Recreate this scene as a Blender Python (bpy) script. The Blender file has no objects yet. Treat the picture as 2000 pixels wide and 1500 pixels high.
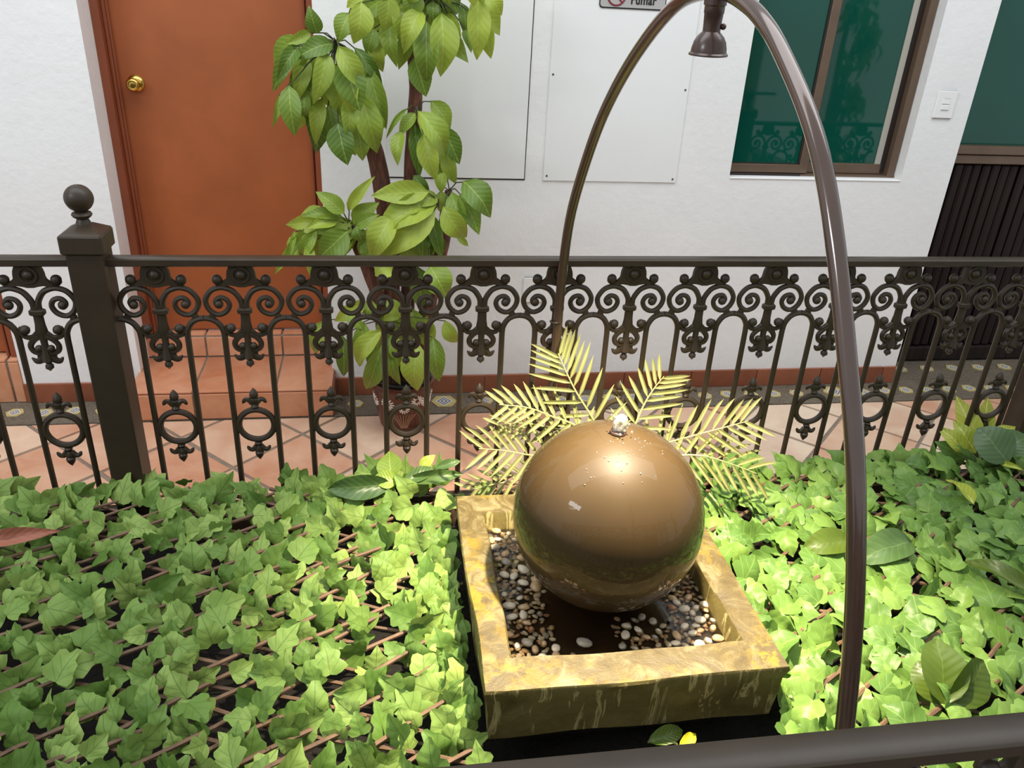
import bpy, math, random
from mathutils import Vector, Matrix, noise, Quaternion
random.seed(7)
PI = math.pi
sc = bpy.context.scene
col = sc.collection

# ---------------------------------------------------------------- camera
F, PITCH, ROLL, YAW, EYE = 1574.58, .4643, .0554, .1719, Vector((0, 0, 1.7))
fwd = Vector((math.sin(YAW) * math.cos(PITCH), math.cos(YAW) * math.cos(PITCH), -math.sin(PITCH)))
rt = Vector((math.cos(YAW), -math.sin(YAW), 0)); up0 = rt.cross(fwd)
rgt = rt * math.cos(ROLL) + up0 * math.sin(ROLL)
upv = -rt * math.sin(ROLL) + up0 * math.cos(ROLL)
cd = bpy.data.cameras.new('camera'); cam = bpy.data.objects.new('camera', cd); col.objects.link(cam)
m = Matrix((rgt, upv, -fwd)).transposed().to_4x4(); m.translation = EYE
cam.matrix_world = m
cd.sensor_width = 36; cd.lens = F * 36 / 2000; cd.clip_start = .02
sc.camera = cam

# ---------------------------------------------------------------- light
sc.view_settings.view_transform = 'Standard'; sc.view_settings.look = 'None'
sc.view_settings.exposure = -0.12; sc.view_settings.gamma = 1
w = bpy.data.worlds.new('world'); sc.world = w; w.use_nodes = True
bg = w.node_tree.nodes['Background']; bg.inputs[0].default_value = (.90, .95, 1.0, 1); bg.inputs[1].default_value = .78
sk = bpy.data.lights.new('skylight', 'AREA'); sk.shape = 'RECTANGLE'; sk.size = 7.0; sk.size_y = 1.6
sk.energy = 130; sk.color = (.95, .98, 1.0)
so = bpy.data.objects.new('skylight', sk); col.objects.link(so); so.location = (.2, 1.7, 4.0); so.rotation_euler = (.25, 0, 0)
dl = bpy.data.lights.new('daylight', 'AREA'); dl.shape = 'RECTANGLE'; dl.size = 1.3; dl.size_y = .5; dl.energy = 45; dl.color = (.90, .96, 1.0)
do = bpy.data.objects.new('daylight', dl); col.objects.link(do); do.location = (-3.4, -.4, 3.1)
do.rotation_euler = (Vector((.6, 3.1, .9)) - do.location).to_track_quat('-Z', 'Y').to_euler()
SPOT_W = 335

# ---------------------------------------------------------------- helpers
def ray(px, py): return rgt * ((px - 1000) / F) - upv * ((py - 750) / F) + fwd
def at(px, py, Y):
    d = ray(px, py); return EYE + d * (Y / d.y)
def atz(px, py, Z):
    d = ray(px, py); return EYE + d * ((Z - EYE.z) / d.z)
def proj(p):
    d = p - EYE; z = d.dot(fwd)
    return (1000 + F * d.dot(rgt) / z, 750 - F * d.dot(upv) / z, z)

def s2l(c):
    return tuple(((x / 255) / 12.92 if x / 255 <= .04045 else ((x / 255 + .055) / 1.055) ** 2.4) for x in c) + (1,)

class NT:
    def __init__(s, name):
        s.m = bpy.data.materials.new(name); s.m.use_nodes = True; s.t = s.m.node_tree; s.n = s.t.nodes
        s.p = s.n['Principled BSDF']
    def node(s, typ, **kw):
        n = s.n.new(typ)
        for k, v in kw.items():
            if k.startswith('_'): setattr(n, k[1:], v)
            else: n.inputs[k.replace('__', ' ')].default_value = v
        return n
    def link(s, a, b): s.t.links.new(a, b)
    def ramp(s, fac, stops):
        r = s.n.new('ShaderNodeValToRGB'); e = r.color_ramp.elements
        while len(e) < len(stops): e.new(.5)
        for i, (p, c) in enumerate(stops): e[i].position = p; e[i].color = c
        s.link(fac, r.inputs[0]); return r.outputs[0]
    def noise(s, scale, detail=4, coord=None, rough=.55, dist=0):
        n = s.node('ShaderNodeTexNoise', Scale=scale, Detail=detail, Roughness=rough, Distortion=dist)
        if coord is not None: s.link(coord, n.inputs['Vector'])
        return n.outputs[0]
    def coord(s, which='Object'):
        return s.n.new('ShaderNodeTexCoord').outputs[which]
    def mix(s, fac, a, b, blend='MIX'):
        n = s.n.new('ShaderNodeMix'); n.data_type = 'RGBA'; n.blend_type = blend
        for sock, v in ((n.inputs[0], fac), (n.inputs[6], a), (n.inputs[7], b)):
            if isinstance(v, (int, float, tuple)): sock.default_value = v
            else: s.link(v, sock)
        return n.outputs[2]
    def math(s, op, a, b=0.0):
        n = s.n.new('ShaderNodeMath'); n.operation = op
        for sock, v in ((n.inputs[0], a), (n.inputs[1], b)):
            if isinstance(v, (int, float)): sock.default_value = v
            else: s.link(v, sock)
        return n.outputs[0]
    def bump(s, h, strength=.3, dist=.01):
        b = s.node('ShaderNodeBump', Strength=strength, Distance=dist); s.link(h, b.inputs['Height'])
        s.link(b.outputs[0], s.p.inputs['Normal']); return b
    def set(s, **kw):
        for k, v in kw.items(): s.p.inputs[k.replace('__', ' ')].default_value = v
        return s
    def color(s, c):
        if isinstance(c, tuple): s.p.inputs['Base Color'].default_value = c
        else: s.link(c, s.p.inputs['Base Color'])
        return s

M = {}
def simple(name, rgb, rough=.5, metal=0, var=.0, scale=20, bump=0, bscale=60, bdist=.004, **kw):
    t = NT(name); c = s2l(rgb)
    if var:
        dark = tuple(x * (1 - var) for x in c[:3]) + (1,); lite = tuple(min(1, x * (1 + var)) for x in c[:3]) + (1,)
        t.color(t.ramp(t.noise(scale, 5, t.coord()), [(.3, dark), (.7, lite)]))
    else: t.color(c)
    t.set(Roughness=rough, Metallic=metal, **kw)
    if bump: t.bump(t.noise(bscale, 5, t.coord()), bump, bdist)
    M[name] = t.m; return t

simple('plaster', (236, 236, 235), .75, var=.035, scale=2.2, bump=.35, bscale=38, bdist=.006)
simple('panel_paint', (236, 237, 236), .5, var=.03, scale=1.5, bump=.12, bscale=25)
simple('iron', (58, 48, 37), .40, 0, var=.14, scale=14, bump=.1, bscale=160, bdist=.001, Specular__IOR__Level=.4)
simple('pole_metal', (86, 66, 56), .2, .3, var=.12, scale=10, Coat__Weight=1.0, Coat__Roughness=.08)
simple('lamp_metal', (70, 50, 42), .32, .2, var=.2, scale=60, Coat__Weight=.4, Coat__Roughness=.2)
simple('door_paint', (164, 90, 50), .42, var=.10, scale=5, bump=.12, bscale=220, bdist=.0015)
simple('frame_paint', (140, 74, 46), .42, var=.10, scale=7)
simple('brass', (222, 186, 96), .18, 1.0)
simple('grout', (136, 122, 108), .9, var=.15, scale=60)
simple('alu_brown', (112, 92, 76), .38, .35, var=.08, scale=12)
simple('alu_dark', (40, 30, 26), .5)
simple('sash_grey', (176, 172, 160), .5)
simple('white_plastic', (238, 238, 236), .35)
simple('soil', (20, 15, 12), .95, var=.4, scale=40, bump=.8, bscale=50, bdist=.02)
simple('curb', (92, 70, 56), .9, var=.15, scale=15)
simple('black_rubber', (22, 21, 21), .5)
simple('sign_plate', (178, 176, 174), .45)
simple('sign_black', (24, 20, 22), .5)
simple('sign_red', (128, 30, 44), .5)
simple('screw', (130, 128, 122), .35, .8)
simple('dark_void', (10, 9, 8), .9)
simple('white_paint', (240, 228, 216), .6)
simple('vine_paint', (196, 150, 120), .6)

def terracotta(name, a, b, c):
    t = NT(name); oi = t.node('ShaderNodeObjectInfo').outputs['Random']
    base = t.ramp(oi, [(0, s2l(a)), (.45, s2l(b)), (1, s2l(c))])
    geo = t.node('ShaderNodeNewGeometry').outputs['Position']
    n1 = t.noise(5.5, 6, geo, .6, .6)
    dark = t.mix(.4, base, s2l((182, 108, 72)))
    lite = t.mix(.3, base, s2l((232, 202, 172))) if name != 'base_tile' else base
    x = t.mix(t.ramp(n1, [(.32, (0, 0, 0, 1)), (.68, (1, 1, 1, 1))]), dark, lite)
    t.color(x); t.set(Roughness=.42); t.bump(t.noise(30, 5, geo), .15, .004); M[name] = t.m
terracotta('floor_tile', (206, 146, 114), (220, 180, 150), (236, 218, 194))
terracotta('step_tile', (200, 126, 86), (208, 136, 96), (216, 150, 112))
terracotta('base_tile', (120, 66, 46), (130, 74, 52), (140, 84, 60))

def m_strip():
    t = NT('pebble_strip'); c = t.coord()
    v = t.node('ShaderNodeTexVoronoi', Scale=95); t.link(c, v.inputs['Vector'])
    t.color(t.mix(t.noise(9, 4, c), t.ramp(v.outputs['Distance'], [(.0, s2l((128, 116, 98))), (.7, s2l((78, 68, 56)))]), s2l((116, 106, 92))))
    t.set(Roughness=.6); t.bump(v.outputs['Distance'], .5, -.004); M['pebble_strip'] = t.m
m_strip()
def m_talavera():
    t = NT('talavera'); uv = t.coord('UV')
    sp = t.node('ShaderNodeSeparateXYZ'); t.link(uv, sp.inputs[0])
    ax = t.math('ABSOLUTE', t.math('SUBTRACT', sp.outputs[0], .5)); ay = t.math('ABSOLUTE', t.math('SUBTRACT', sp.outputs[1], .5))
    d = t.math('ADD', t.math('MULTIPLY', ax, 1.3), ay)
    bands = t.ramp(d, [(0, s2l((235, 230, 215))), (.09, s2l((30, 50, 105))), (.19, s2l((228, 226, 214))), (.27, s2l((36, 56, 100))), (.36, s2l((226, 222, 205))), (.46, s2l((200, 176, 92)))])
    bands.node.color_ramp.interpolation = 'CONSTANT'
    wv = t.node('ShaderNodeTexWave', Scale=5.0); t.link(uv, wv.inputs['Vector'])
    t.color(t.mix(.25, bands, t.mix(wv.outputs[0], s2l((30, 46, 90)), s2l((235, 232, 220))))); t.set(Roughness=.15); M['talavera'] = t.m
m_talavera()

def m_wood():
    t = NT('dark_wood'); c = t.coord(); mp = t.node('ShaderNodeMapping'); mp.inputs['Scale'].default_value = (40, 40, 2.5)
    t.link(c, mp.inputs[0]); n = t.noise(1.0, 6, mp.outputs[0], .6, .5)
    t.color(t.ramp(n, [(.3, s2l((20, 13, 12))), (.7, s2l((44, 32, 28)))])); t.set(Roughness=.6, Specular__IOR__Level=.25); t.bump(n, .3, .004); M['dark_wood'] = t.m
m_wood()
def m_glass():
    t = NT('green_glass'); c = t.coord(); n = t.noise(1.2, 2, c)
    t.color(t.ramp(n, [(.3, s2l((8, 66, 54))), (.7, s2l((12, 80, 66)))])); t.set(Roughness=.03, IOR=1.5, Specular__IOR__Level=.5); M['green_glass'] = t.m
m_glass()

def leafmat(name, stops, vein, rough, trans=.25, veinw=.05, lateral=9, vmix=.45, spec=.5, lmix=.45, radial=False):
    t = NT(name); uv = t.coord('UV'); sp = t.node('ShaderNodeSeparateXYZ'); t.link(uv, sp.inputs[0])
    oi = t.node('ShaderNodeObjectInfo').outputs['Random']; isl = t.node('ShaderNodeNewGeometry').outputs['Random Per Island']
    r = t.math('FRACT', t.math('ADD', oi, isl))
    geo = t.node('ShaderNodeNewGeometry').outputs['Position']
    base = t.ramp(r, stops)
    base = t.mix(t.math('MULTIPLY', t.noise(22, 3, geo), .5), base, stops[0][1])
    av = t.math('ABSOLUTE', t.math('SUBTRACT', sp.outputs[1], .5))
    mid = t.math('LESS_THAN', av, veinw * .5)
    ph = t.math('FRACT', t.math('MULTIPLY', t.math('SUBTRACT', sp.outputs[0], t.math('MULTIPLY', av, .55)), lateral))
    tri = t.math('ABSOLUTE', t.math('SUBTRACT', ph, .5))
    lat = t.ramp(tri, [(0.0, (1, 1, 1, 1)), (.16, (0, 0, 0, 1))])
    if radial:
        rv = t.math('LESS_THAN', t.math('ABSOLUTE', t.math('SUBTRACT', av, t.math('MULTIPLY', sp.outputs[0], .85))), .014)
        rv2 = t.math('LESS_THAN', t.math('ABSOLUTE', t.math('SUBTRACT', av, t.math('MULTIPLY', t.math('SUBTRACT', sp.outputs[0], .3), .8))), .012)
        near = t.math('LESS_THAN', sp.outputs[0], .75)
        mid = t.math('MAXIMUM', mid, t.math('MULTIPLY', t.math('MAXIMUM', rv, rv2), t.math('MULTIPLY', near, .8)))
    fac = t.math('MINIMUM', t.math('ADD', t.math('MULTIPLY', mid, vmix), t.math('MULTIPLY', lat, vmix * lmix)), 1.0)
    colr = t.mix(fac, base, vein)
    t.color(colr); t.set(Roughness=rough, Specular__IOR__Level=spec)
    t.bump(t.math('MULTIPLY', tri, 1.0), .25, .004)
    tr = t.node('ShaderNodeBsdfTranslucent'); t.link(colr, tr.inputs[0])
    mx = t.node('ShaderNodeMixShader'); mx.inputs[0].default_value = trans
    t.link(t.p.outputs[0], mx.inputs[1]); t.link(tr.outputs[0], mx.inputs[2])
    t.link(mx.outputs[0], t.n['Material Output'].inputs[0]); M[name] = t.m
leafmat('ivy_leaf', [(0, s2l((94, 128, 54))), (.5, s2l((134, 164, 82))), (1, s2l((168, 192, 104)))], s2l((70, 100, 44)), .55, .22, .03, 4, .55, .3, .08, True)
leafmat('ivy_leaf_glossy', [(0, s2l((86, 120, 54))), (.5, s2l((112, 148, 68))), (1, s2l((138, 170, 82)))], s2l((150, 178, 95)), .42, .2, .03, 4, .4, .32, .1, True)
leafmat('tree_leaf', [(0, s2l((92, 124, 46))), (.45, s2l((146, 172, 62))), (1, s2l((192, 206, 78)))], s2l((196, 212, 110)), .42, .25, .04, 8, .4)
leafmat('croton_leaf', [(0, s2l((156, 170, 54))), (1, s2l((190, 198, 80)))], s2l((236, 232, 140)), .4, .3, .05, 8, .6)
leafmat('broad_leaf', [(0, s2l((60, 88, 46))), (.6, s2l((84, 112, 60))), (1, s2l((100, 124, 66)))], s2l((120, 140, 80)), .4, .15, .03, 8, .4)
leafmat('bright_leaf', [(0, s2l((76, 98, 30))), (1, s2l((98, 118, 42)))], s2l((120, 138, 60)), .35, .3, .03, 8, .3)
leafmat('dry_leaf', [(0, s2l((156, 96, 76))), (1, s2l((170, 108, 86)))], s2l((130, 76, 58)), .6, .15, .03, 8, .4)
leafmat('palm_leaf', [(0, s2l((140, 142, 88))), (1, s2l((164, 164, 110)))], s2l((180, 178, 124)), .5, .3, .1, 1, .2)
leafmat('yellow_leaf', [(0, s2l((226, 214, 40))), (1, s2l((236, 226, 60)))], s2l((236, 226, 90)), .5, .3, .03, 8, .3)
simple('palm_rachis', (160, 160, 100), .5)
simple('twig', (112, 86, 66), .7, var=.3, scale=30, bump=.4, bscale=120, bdist=.002)
simple('petiole', (70, 74, 44), .6)
def m_bark():
    t = NT('bark'); c = t.coord(); mp = t.node('ShaderNodeMapping'); mp.inputs['Scale'].default_value = (50, 50, 9)
    t.link(c, mp.inputs[0]); n = t.noise(1.0, 7, mp.outputs[0], .65, .8)
    t.color(t.ramp(n, [(.3, s2l((56, 36, 30))), (.5, s2l((100, 58, 44))), (.72, s2l((142, 92, 72)))])); t.set(Roughness=.7); t.bump(n, .8, .01); M['bark'] = t.m
m_bark()
simple('pot_clay', (88, 46, 30), .28, var=.15, scale=9)

def m_basin():
    t = NT('basin_stone'); c = t.coord(); geo = t.node('ShaderNodeNewGeometry')
    sp = t.node('ShaderNodeSeparateXYZ'); t.link(geo.outputs['Normal'], sp.inputs[0])
    n1 = t.noise(13, 8, c, .72, 1.2); n2 = t.noise(30, 6, c, .7, .3)
    top = t.ramp(n1, [(.25, s2l((62, 51, 28))), (.5, s2l((88, 75, 42))), (.66, s2l((124, 114, 82)))])
    ygl = t.ramp(n2, [(.48, (0, 0, 0, 1)), (.56, (1, 1, 1, 1))])
    patch = t.ramp(t.noise(3.2, 3, c), [(.45, (0, 0, 0, 1)), (.6, (1, 1, 1, 1))])
    top = t.mix(t.math('MULTIPLY', ygl, patch), top, s2l((136, 112, 22)))
    mp = t.node('ShaderNodeMapping'); mp.inputs['Scale'].default_value = (34, 34, 5); t.link(c, mp.inputs[0])
    st = t.noise(1.0, 5, mp.outputs[0], .6, .8)
    side = t.ramp(t.noise(9, 6, c, .6, .5), [(.3, s2l((80, 70, 30))), (.7, s2l((118, 106, 62)))])
    side = t.mix(t.ramp(st, [(.56, (0, 0, 0, 1)), (.62, (.8, .8, .8, 1)), (.68, (0, 0, 0, 1))]), side, s2l((186, 172, 120)))
    x = t.mix(t.ramp(sp.outputs[2], [(.35, (0, 0, 0, 1)), (.7, (1, 1, 1, 1))]), side, top)
    t.color(x); t.set(Roughness=.5); t.bump(t.math('ADD', n1, t.math('MULTIPLY', n2, .4)), .35, .012); M['basin_stone'] = t.m
m_basin()
def m_sphere():
    t = NT('wet_bronze'); c = t.coord()
    n = t.noise(5, 5, c, .5); t.color(t.ramp(n, [(.3, s2l((56, 43, 23))), (.7, s2l((65, 50, 28)))]))
    t.set(Roughness=.5, Specular__IOR__Level=.2, Coat__Weight=.7, Coat__Roughness=.03, Coat__IOR=1.35)
    b = t.node('ShaderNodeBump', Strength=.10, Distance=.004); t.link(t.noise(26, 3, c, .5, .6), b.inputs['Height'])
    t.link(b.outputs[0], t.p.inputs['Coat Normal']); M['wet_bronze'] = t.m
m_sphere()
simple('basin_floor', (52, 36, 20), .5, var=.4, scale=12)
t = NT('water'); t.set(Roughness=.02, IOR=1.33, Transmission__Weight=1.0).color((.86, .80, .66, 1))
t.bump(t.noise(40, 2, t.coord()), .12, .003); M['water'] = t.m
t = NT('jet_water'); t.set(Roughness=.05, IOR=1.33, Transmission__Weight=.85).color((1, .98, .92, 1)); M['jet_water'] = t.m
for nm, rgb in dict(white=(206, 192, 168), tan=(180, 150, 112), brown=(158, 112, 82), grey=(150, 140, 126)).items():
    simple('pebble_' + nm, rgb, .32, var=.15, scale=40)
t = NT('bulb'); t.set(Emission__Strength=30.0).color((1, .95, .8, 1)); t.p.inputs['Emission Color'].default_value = (1, .86, .62, 1); M['bulb'] = t.m

class MB:
    def __init__(s): s.v = []; s.f = []; s.uv = []
    def add(s, vs, fs):
        o = len(s.v); s.v += [tuple(v) for v in vs]; s.f += [tuple(i + o for i in f) for f in fs]; return s
    def box(s, a, b):
        x0, y0, z0 = a; x1, y1, z1 = b
        return s.add([(x0, y0, z0), (x1, y0, z0), (x1, y1, z0), (x0, y1, z0), (x0, y0, z1), (x1, y0, z1), (x1, y1, z1), (x0, y1, z1)],
                     [(0, 3, 2, 1), (4, 5, 6, 7), (0, 1, 5, 4), (1, 2, 6, 5), (2, 3, 7, 6), (3, 0, 4, 7)])
    def rbox(s, a, b, r=.003):
        # box with chamfered edges
        x0, y0, z0 = a; x1, y1, z1 = b; vs = []
        lay = [(z0, r), (z0 + r, 0), (z1 - r, 0), (z1, r)]
        for z, i in lay:
            c = r
            vs += [(x0 + c + i, y0 + i, z), (x1 - c - i, y0 + i, z), (x1 - i, y0 + c + i, z), (x1 - i, y1 - c - i, z), (x1 - c - i, y1 - i, z), (x0 + c + i, y1 - i, z), (x0 + i, y1 - c - i, z), (x0 + i, y0 + c + i, z)]
        fs = [tuple(range(7, -1, -1)), tuple(range(24, 32))]
        for k in range(3):
            for j in range(8): fs.append((k * 8 + j, k * 8 + (j + 1) % 8, k * 8 + 8 + (j + 1) % 8, k * 8 + 8 + j))
        return s.add(vs, fs)
    def tube(s, pts, r, n=8, cap=True, flat=1.0):
        pts = [Vector(p) for p in pts]; L = len(pts)
        rs = r if isinstance(r, (list, tuple)) else [r] * L
        if len(rs) != L: rs = [rs[0] + (rs[-1] - rs[0]) * i / (L - 1) for i in range(L)]
        vs = []; prev = None
        for i, p in enumerate(pts):
            t = (pts[min(i + 1, L - 1)] - pts[max(i - 1, 0)]).normalized()
            if prev is None:
                a = Vector((0, 1, 0)) if abs(t.y) < .9 else Vector((1, 0, 0)); u = a.cross(t).normalized()
            else:
                u = (prev - t * prev.dot(t)).normalized()
            prev = u; v = t.cross(u)
            for k in range(n):
                an = 2 * PI * k / n; vs.append(p + (u * math.cos(an) + v * math.sin(an) * flat) * rs[i])
        fs = []
        for i in range(L - 1):
            for k in range(n): fs.append((i * n + k, i * n + (k + 1) % n, (i + 1) * n + (k + 1) % n, (i + 1) * n + k))
        if cap: fs += [tuple(range(n - 1, -1, -1)), tuple(range((L - 1) * n, L * n))]
        return s.add(vs, fs)
    def lathe(s, prof, c=(0, 0, 0), n=16, axis=Vector((0, 0, 1))):
        q = Vector((0, 0, 1)).rotation_difference(axis); c = Vector(c); vs = []
        for r, z in prof:
            for k in range(n):
                a = 2 * PI * k / n; vs.append(c + q @ Vector((r * math.cos(a), r * math.sin(a), z)))
        fs = []
        for i in range(len(prof) - 1):
            for k in range(n): fs.append((i * n + k, i * n + (k + 1) % n, (i + 1) * n + (k + 1) % n, (i + 1) * n + k))
        if prof[0][0] > 1e-5: fs.append(tuple(range(n - 1, -1, -1)))
        if prof[-1][0] > 1e-5: fs.append(tuple(range((len(prof) - 1) * n, len(prof) * n)))
        return s.add(vs, fs)
    def ball(s, c, r, n=10, sy=1.0):
        pr = [(max(1e-6, math.sin(PI * i / 7)) , -math.cos(PI * i / 7)) for i in range(8)]; c = Vector(c); o = len(s.v)
        s.lathe([(a * r, b * r) for a, b in pr], (0, 0, 0), n)
        s.v[o:] = [(x + c.x, y * sy + c.y, z + c.z) for x, y, z in s.v[o:]]; return s
    def torus(s, c, R, r, axis=Vector((0, 1, 0)), n=32, k=8):
        q = Vector((0, 0, 1)).rotation_difference(axis); c = Vector(c); vs = []
        for i in range(n):
            a = 2 * PI * i / n
            for j in range(k):
                b = 2 * PI * j / k; vs.append(c + q @ Vector(((R + r * math.cos(b)) * math.cos(a), (R + r * math.cos(b)) * math.sin(a), r * math.sin(b))))
        return s.add(vs, [(i * k + j, ((i + 1) % n) * k + j, ((i + 1) % n) * k + (j + 1) % k, i * k + (j + 1) % k) for i in range(n) for j in range(k)])
    def prism(s, poly, y0, y1):
        n = len(poly); vs = [(x, y0, z) for x, z in poly] + [(x, y1, z) for x, z in poly]
        fs = [tuple(range(n)), tuple(range(2 * n - 1, n - 1, -1))] + [(i, i + n, (i + 1) % n + n, (i + 1) % n) for i in range(n)]
        return s.add(vs, fs)
    def mesh(s, name, smooth=True, ang=40):
        me = bpy.data.meshes.new(name); me.from_pydata(s.v, [], s.f); me.validate(); me.update()
        import bmesh
        b = bmesh.new(); b.from_mesh(me); bmesh.ops.recalc_face_normals(b, faces=b.faces); b.to_mesh(me); b.free()
        if smooth:
            me.shade_smooth(); me.set_sharp_from_angle(angle=math.radians(ang))
        return me
def obj(name, me, mat=None, parent=None, loc=None, kind=None):
    if isinstance(me, MB): me = me.mesh(name)
    if mat and not me.materials: me.materials.append(M[mat])
    o = bpy.data.objects.new(name, me); col.objects.link(o)
    if parent: o.parent = parent
    if loc is not None: o.location = loc
    if kind: o['kind'] = kind
    return o
def thing(name, label, cat, loc=(0, 0, 0), group=None):
    o = bpy.data.objects.new(name, None); col.objects.link(o); o.location = loc; o.empty_display_size = .05
    o['label'] = label; o['category'] = cat
    if group: o['group'] = group
    return o
def tag(o, label, cat, group=None):
    o['label'] = label; o['category'] = cat
    if group: o['group'] = group
    return o
def empty_struct(name):
    o = bpy.data.objects.new(name, None); col.objects.link(o); o['kind'] = 'structure'; return o
def crom(pts, k=5):
    P = [Vector(p) for p in pts]; P = [P[0] * 2 - P[1]] + P + [P[-1] * 2 - P[-2]]; out = []
    for i in range(1, len(P) - 2):
        for j in range(k):
            t = j / k; a, b, c, d = P[i - 1:i + 3]
            out.append(.5 * ((2 * b) + (c - a) * t + (2 * a - 5 * b + 4 * c - d) * t * t + (3 * b - a - 3 * c + d) * t ** 3))
    out.append(P[-2]); return out

# ---------------------------------------------------------------- setting
YW = 3.277
# floor with diagonal terracotta tiles
b = MB().box((-4, -3.4, -.06), (4.6, 4.2, -.006)); floor = obj('floor', b, 'grout'); floor['kind'] = 'structure'
S = .475 / math.sqrt(2); h = S / 2 - .008
tile_me = []
for k in range(3):
    mb = MB(); e = h; j = lambda: random.uniform(-.0025, .0025)
    cs = [(-e + j(), -e + j()), (e + j(), -e + j()), (e + j(), e + j()), (-e + j(), e + j())]
    ins = [(x * .985, y * .985) for x, y in cs]
    mb.add([(x, y, -.012) for x, y in cs] + [(x, y, -.002) for x, y in cs] + [(x, y, 0) for x, y in ins],
           [(0, 1, 5, 4), (1, 2, 6, 5), (2, 3, 7, 6), (3, 0, 4, 7), (4, 5, 9, 8), (5, 6, 10, 9), (6, 7, 11, 10), (7, 4, 8, 11), (8, 9, 10, 11)])
    me = mb.mesh('tile', False); me.materials.append(M['floor_tile']); tile_me.append(me)
def clip_tile(cx, cy, ymax):
    # tile cut along the border strip
    d = h * math.sqrt(2); poly = [(cx, cy - d), (cx + d, cy), (cx, cy + d), (cx - d, cy)]; out = []
    for i in range(4):
        a, c = poly[i], poly[(i + 1) % 4]
        if a[1] <= ymax: out.append(a)
        if (a[1] - ymax) * (c[1] - ymax) < 0:
            t = (ymax - a[1]) / (c[1] - a[1]); out.append((a[0] + (c[0] - a[0]) * t, ymax))
    return out
for i in range(-14, 16):
    for k in range(-14, 16):
        s_ = 2.1155 + .475 * (i + .5); d_ = 3.7555 + .475 * (k + .5)
        x = (s_ - d_) / 2; y = (s_ + d_) / 2
        if x < -2.2 or x > 3.9 or y < 1.95: continue
        top = y + h * math.sqrt(2)
        if top <= 3.075:
            o = obj('tile', random.choice(tile_me), None, floor, (x, y, 0)); o.rotation_euler.z = PI / 4 + random.randrange(4) * PI / 2
        elif y - h * math.sqrt(2) < 3.05:
            p = clip_tile(x, y, 3.07)
            if len(p) >= 3:
                n = len(p); q = [(a - x, c - y) for a, c in p]
                mb = MB().add([(a, c, -.012) for a, c in q] + [(a, c, 0) for a, c in q], [tuple(range(n, 2 * n))] + [(r, (r + 1) % n, (r + 1) % n + n, r + n) for r in range(n)])
                obj('tile', mb.mesh('tile', False), 'floor_tile', floor, (x, y, 0))
# border strip of pebble mortar with small painted inserts
strip = obj('trim_1', MB().box((-4, 3.078, -.02), (4.6, YW + .02, .001)).box((2.46, YW + .02, -.02), (4.6, 3.53, .002)), 'pebble_strip'); strip['kind'] = 'structure'
def insert_mesh(w, d):
    me = bpy.data.meshes.new('insert_tile'); p = [(-w / 2, 0), (-w * .27, -d / 2), (w * .27, -d / 2), (w / 2, 0), (w * .27, d / 2), (-w * .27, d / 2)]
    me.from_pydata([(x, y, 0) for x, y in p] + [(x, y, .004) for x, y in p], [], [(6, 7, 8, 9, 10, 11)] + [(i, (i + 1) % 6, (i + 1) % 6 + 6, i + 6) for i in range(6)])
    uv = me.uv_layers.new()
    for l in me.loops:
        v = me.vertices[l.vertex_index].co; uv.data[l.index].uv = (v.x / w + .5, v.y / d + .5)
    me.materials.append(M['talavera']); return me
im_s, im_l = insert_mesh(.072, .062), insert_mesh(.115, .10)
xs = -2.0
for k in range(46):
    x = -1.98 + k * .115
    if -1.08 < x < -.19 or -.05 < x < .2 or abs(x - .249) < .1 or abs(x - 2.13) < .1: continue
    if x > 2.5 and x > 3.6: continue
    o = obj('insert_tile', im_s, None, strip, (x, 3.175 + random.uniform(-.008, .008), .001)); o.rotation_euler.z = random.uniform(-.12, .12)
for x in (.249, 2.13): obj('insert_tile', im_l, None, strip, (x, 3.182, .001))
for k in range(8):
    obj('insert_tile', im_s, None, strip, (2.62 + k * .15, 3.41, .002))

# back wall
D0, D1 = -1.035, -.238      # first door opening
W0, W1, WZ = 1.455, 2.25, .992
b = MB()
TOP = 3.0; YB = YW + .26
b.box((-4, YW, 0), (-2.35, YB, TOP)); b.box((-1.505, YW, 0), (D0, YB, TOP)); b.box((D1, YW, 0), (W0, YB, TOP))
b.box((W0, YW, 0), (W1, YB, WZ)); b.box((W1, YW, 0), (2.487, YB, TOP)); b.box((W0, YW, 2.2), (W1, YB, TOP))
b.box((D0, YW, 2.35), (D1, YB, TOP)); b.box((-2.35, YW, 2.35), (-1.505, YB, TOP))
wall = obj('wall_back', b, 'plaster'); wall['kind'] = 'structure'
simple('unseen_wall_paint', (150, 128, 108), .8, var=.05)  # dull tone chosen to cut bounce light onto the sphere
o = obj('wall_front_unseen', MB().box((-4, -3.5, 0), (4.6, -3.3, 1.4)), 'unseen_wall_paint'); o['kind'] = 'structure'  # unseen wall behind the camera, kept low to let sky light in
# baseboards of brown tiles
bb = empty_struct('baseboard_back')
def bbtiles(x0, x1, step):
    x = x0
    while x < x1 - .01:
        e = min(x + step, x1); mb = MB().rbox((x + .0015, YW - .012, .001), (e - .0015, YW - .0005, .088), .002)
        obj('tile', mb, 'base_tile', bb); x = e
bbtiles(-1.505, -1.052, .3); bbtiles(-.222, 2.487, .33)

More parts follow.
